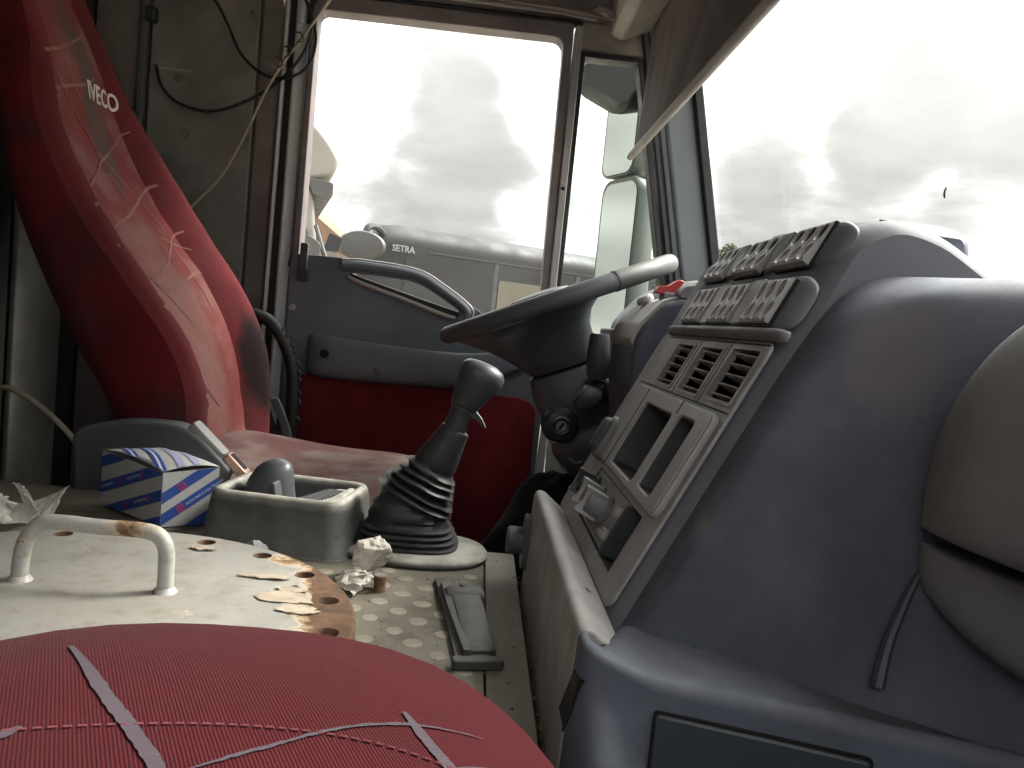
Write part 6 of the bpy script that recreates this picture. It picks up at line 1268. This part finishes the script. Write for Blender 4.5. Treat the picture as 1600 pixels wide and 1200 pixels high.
# neighbouring truck cab, seen from its right front corner
tk = thing('parked_truck', 'cream white truck cab parked alongside at the window edge', 'truck', (-2.4, 6.8, GZ))
TK = fr((-1.16, 6.0, GZ), (math.cos(R(15)), math.sin(R(15)), 0), (0, 0, 1), (-math.sin(R(15)), math.cos(R(15)), 0))     # a forward, b up, c away
MB().prism(rpoly([(-2.3, 0.9), (-0.18, 0.9), (-0.07, 1.4), (-0.10, 2.35), (-0.16, 2.78), (-2.3, 2.78)], [0.1, 0.1, 0.2, 0.1, 0.1, 0.05], 4), 0, 2.4, TK).build('cab_body', 'truck_cream', tk, 0.06, 3)
MB().prism(rpoly([(-2.2, 2.76), (-0.30, 2.80), (-0.02, 2.88), (0.02, 3.00), (-0.06, 3.12), (-0.24, 3.30), (-2.2, 3.55)], [0.05, 0.02, 0.06, 0.08, 0.1, 0.2, 0.1], 5), 0.05, 2.35, TK).build('roof_fairing', 'truck_cream', tk, 0.06, 3)
MB().prism(rpoly([(-0.20, 2.84), (-0.02, 2.82), (-0.02, 2.72), (-0.06, 2.70), (-0.16, 2.72)], 0.02, 3), -0.03, 2.3, TK).build('sun_shield', 'truck_grey', tk, 0.02)
MB().prism(rpoly([(-1.15, 1.65), (-0.16, 1.62), (-0.10, 2.0), (-0.18, 2.5), (-1.1, 2.55)], 0.06, 4), -0.012, 0.02, TK).build('side_window', 'truck_grey', tk)
MB().prism(rpoly([(-0.06, 2.33), (0.05, 2.33), (0.07, 2.43), (-0.02, 2.46)], 0.01, 2), -0.06, 0.03, TK).build('marker_lamp', 'bus_dark', tk)
mm = MB().prism(rpoly([(-0.20, 2.42), (-0.09, 2.36), (-0.10, 2.05), (-0.02, 1.82), (-0.13, 1.78), (-0.22, 2.05)], 0.03, 3), -0.30, -0.18, TK).build('mirror_housing', 'truck_grey', tk, 0.02)
for pts in ([(-0.12, 2.5, -0.02), (-0.06, 2.3, -0.2), (0.02, 2.1, -0.25), (0.05, 1.9, -0.2), (0.04, 1.7, -0.05)], [(-0.10, 2.2, -0.02), (0.0, 2.15, -0.25), (0.04, 2.0, -0.26), (-0.02, 1.75, -0.2)]):
    MB().tube(catmull([TK(*p) for p in pts], 6), 0.016, 6).build('mirror_arm', 'mirror_dark', tk)
MB().box((-2.2, 0.45, 0.2), (-0.1, 0.9, 2.2), TK).build('chassis', 'bus_dark', tk)
for c in (0.0, 2.1): MB().lathe([(0.0, 0), (0.48, 0), (0.5, 0.05), (0.5, 0.28), (0.0, 0.28)], fr(TK(-1.3, 0.5, c), (1, 0, 0), (0, 0, 1), (0, 1, 0)), 24, False).build('wheel', 'black_rubber', tk)

# tiled house and a small yellow and white board far behind
hs = thing('tiled_house', 'small white house with orange tiled roof far behind the vehicles', 'house', (-8, 30, GZ))
MB().box((-12.5, 28, GZ), (-5.2, 34, 2.25)).build('wall', 'hut_white', hs, smooth=False)
MB().prism([(-13.2, 2.15), (-4.35, 2.15), (-6.6, 3.75), (-11.0, 3.75)], 27.3, 34.6, fr((0, 0, 0), (1, 0, 0), (0, 0, 1), (0, 1, 0))).build('roof', 'hut_tile', hs, smooth=False)
MB().box((-7.4, 27.96, 0.6), (-6.2, 28.02, 1.7)).build('window', 'bus_dark', hs, smooth=False)
sg = thing('yellow_board', 'small yellow and white board below the coach mirror', 'sign board', (-2.6, 15, GZ))
MB().box((-2.32, 15, 0.85), (-1.86, 15.06, 1.22)).build('board', 'sign_yellow', sg, smooth=False)
MB().prism([(-2.29, 0.87), (-2.02, 0.87), (-1.96, 1.08), (-2.12, 1.02), (-2.27, 1.10)], 14.985, 14.999, fr((0, 0, 0), (1, 0, 0), (0, 0, 1), (0, 1, 0))).build('board_print', 'hut_white', sg, smooth=False)
for x in (-2.2, -1.95): MB().box((x - 0.03, 15.0, GZ), (x + 0.03, 15.05, 1.0)).build('post', 'truck_grey', sg, smooth=False)
# dark low vehicle in front of the house
lo_v = thing('low_trailer', 'dark low trailer body between the truck and the coach', 'trailer', (-3.0, 13, GZ))
MB().box((-4.4, 12.6, -0.6), (-2.35, 14.0, 0.86)).build('body', 'truck_grey', lo_v, 0.05, smooth=False)
for x in (-3.9, -2.9): MB().lathe([(0.0, 0), (0.42, 0), (0.44, 0.04), (0.44, 0.25), (0.0, 0.25)], fr((x, 12.6, GZ + 0.44), (1, 0, 0), (0, 0, 1), (0, 1, 0)), 20, False).build('wheel', 'black_rubber', lo_v)
# parked car glinting beyond the mirrors
car = thing('parked_car', 'pale car glinting beyond the mirrors at the window corner', 'car', (9.5, 26, GZ))
CX = fr((6.6, 26, GZ), (1, 0, 0), (0, 0, 1), (0, 1, 0))
MB().prism(rpoly([(-2.1, 0.35), (-2.1, 0.85), (-1.2, 0.95), (-0.6, 1.42), (0.8, 1.45), (1.6, 0.98), (2.1, 0.9), (2.1, 0.35)], 0.12, 4), 0, 1.7, CX).build('body', 'hut_white', car, 0.08, 3)
MB().prism(rpoly([(-1.0, 0.97), (-0.55, 1.34), (0.72, 1.37), (1.3, 0.98)], 0.05, 3), -0.012, 1.712, CX).build('window', 'bus_dark', car)
for a in (-1.3, 1.3):
    for c in (-0.01, 1.5): MB().lathe([(0.0, 0), (0.30, 0), (0.32, 0.03), (0.32, 0.2), (0.0, 0.2)], fr(CX(a, 0.32, c), (1, 0, 0), (0, 0, 1), (0, 1, 0)), 18, False).build('wheel', 'black_rubber', car)
# low wall and trees along the far side of the yard
tag(MB().box((4.0, 34.0, GZ), (40, 34.3, 1.0)).build('yard_wall', 'hut_white', smooth=False), 'pale boundary wall at the far side of the yard', 'wall')
def tree(label, x, y, h, r_, seed):
    t = thing('tree', label, 'tree', (x, y, GZ), 'trees beyond the yard'); g = random.Random(seed)
    MB().tube([(x, y, GZ), (x + 0.1, y, GZ + h * 0.35), (x + 0.2, y, GZ + h * 0.7)], [0.28, 0.2, 0.08], 8).build('trunk', 'bark', t)
    m = MB()
    for k in range(4):
        a = g.uniform(0, 6.28); m.tube([(x + 0.1, y, GZ + h * (0.35 + 0.08 * k)), (x + r_ * 0.6 * math.cos(a), y + r_ * 0.6 * math.sin(a), GZ + h * (0.6 + 0.08 * k))], [0.09, 0.03], 6)
    m.build('branches', 'bark', t)
    m = MB(); cl = [(g.gauss(0, 0.45) * r_, g.gauss(0, 0.45) * r_, g.uniform(0.45, 1.0) * h, g.uniform(0.22, 0.5) * r_) for _ in range(34)]
    for cx_, cy_, cz_, cr_ in cl:
        for _ in range(70):
            d_ = Vector((g.gauss(0, 1), g.gauss(0, 1), g.gauss(0, 0.8))) * cr_ * 0.5; c = Vector((x + cx_, y + cy_, GZ + cz_)) + d_
            a, b = Vector((g.gauss(0, 1), g.gauss(0, 1), g.gauss(0, 1))).normalized() * 0.16, Vector((g.gauss(0, 1), g.gauss(0, 1), g.gauss(0, 1))).normalized() * 0.09
            m.add([c - a, c + b, c + a, c - b], [(0, 1, 2, 3)])
    m.build('crown', 'leaf', t, smooth=False)
tree('dense green tree beyond the yard, seen through the quarter window behind the mirrors', 9.0, 39, 6.3, 2.0, 1)
tree('tall thin tree beyond the yard, seen just right of the front pillar', 11.9, 41, 6.9, 0.9, 2)
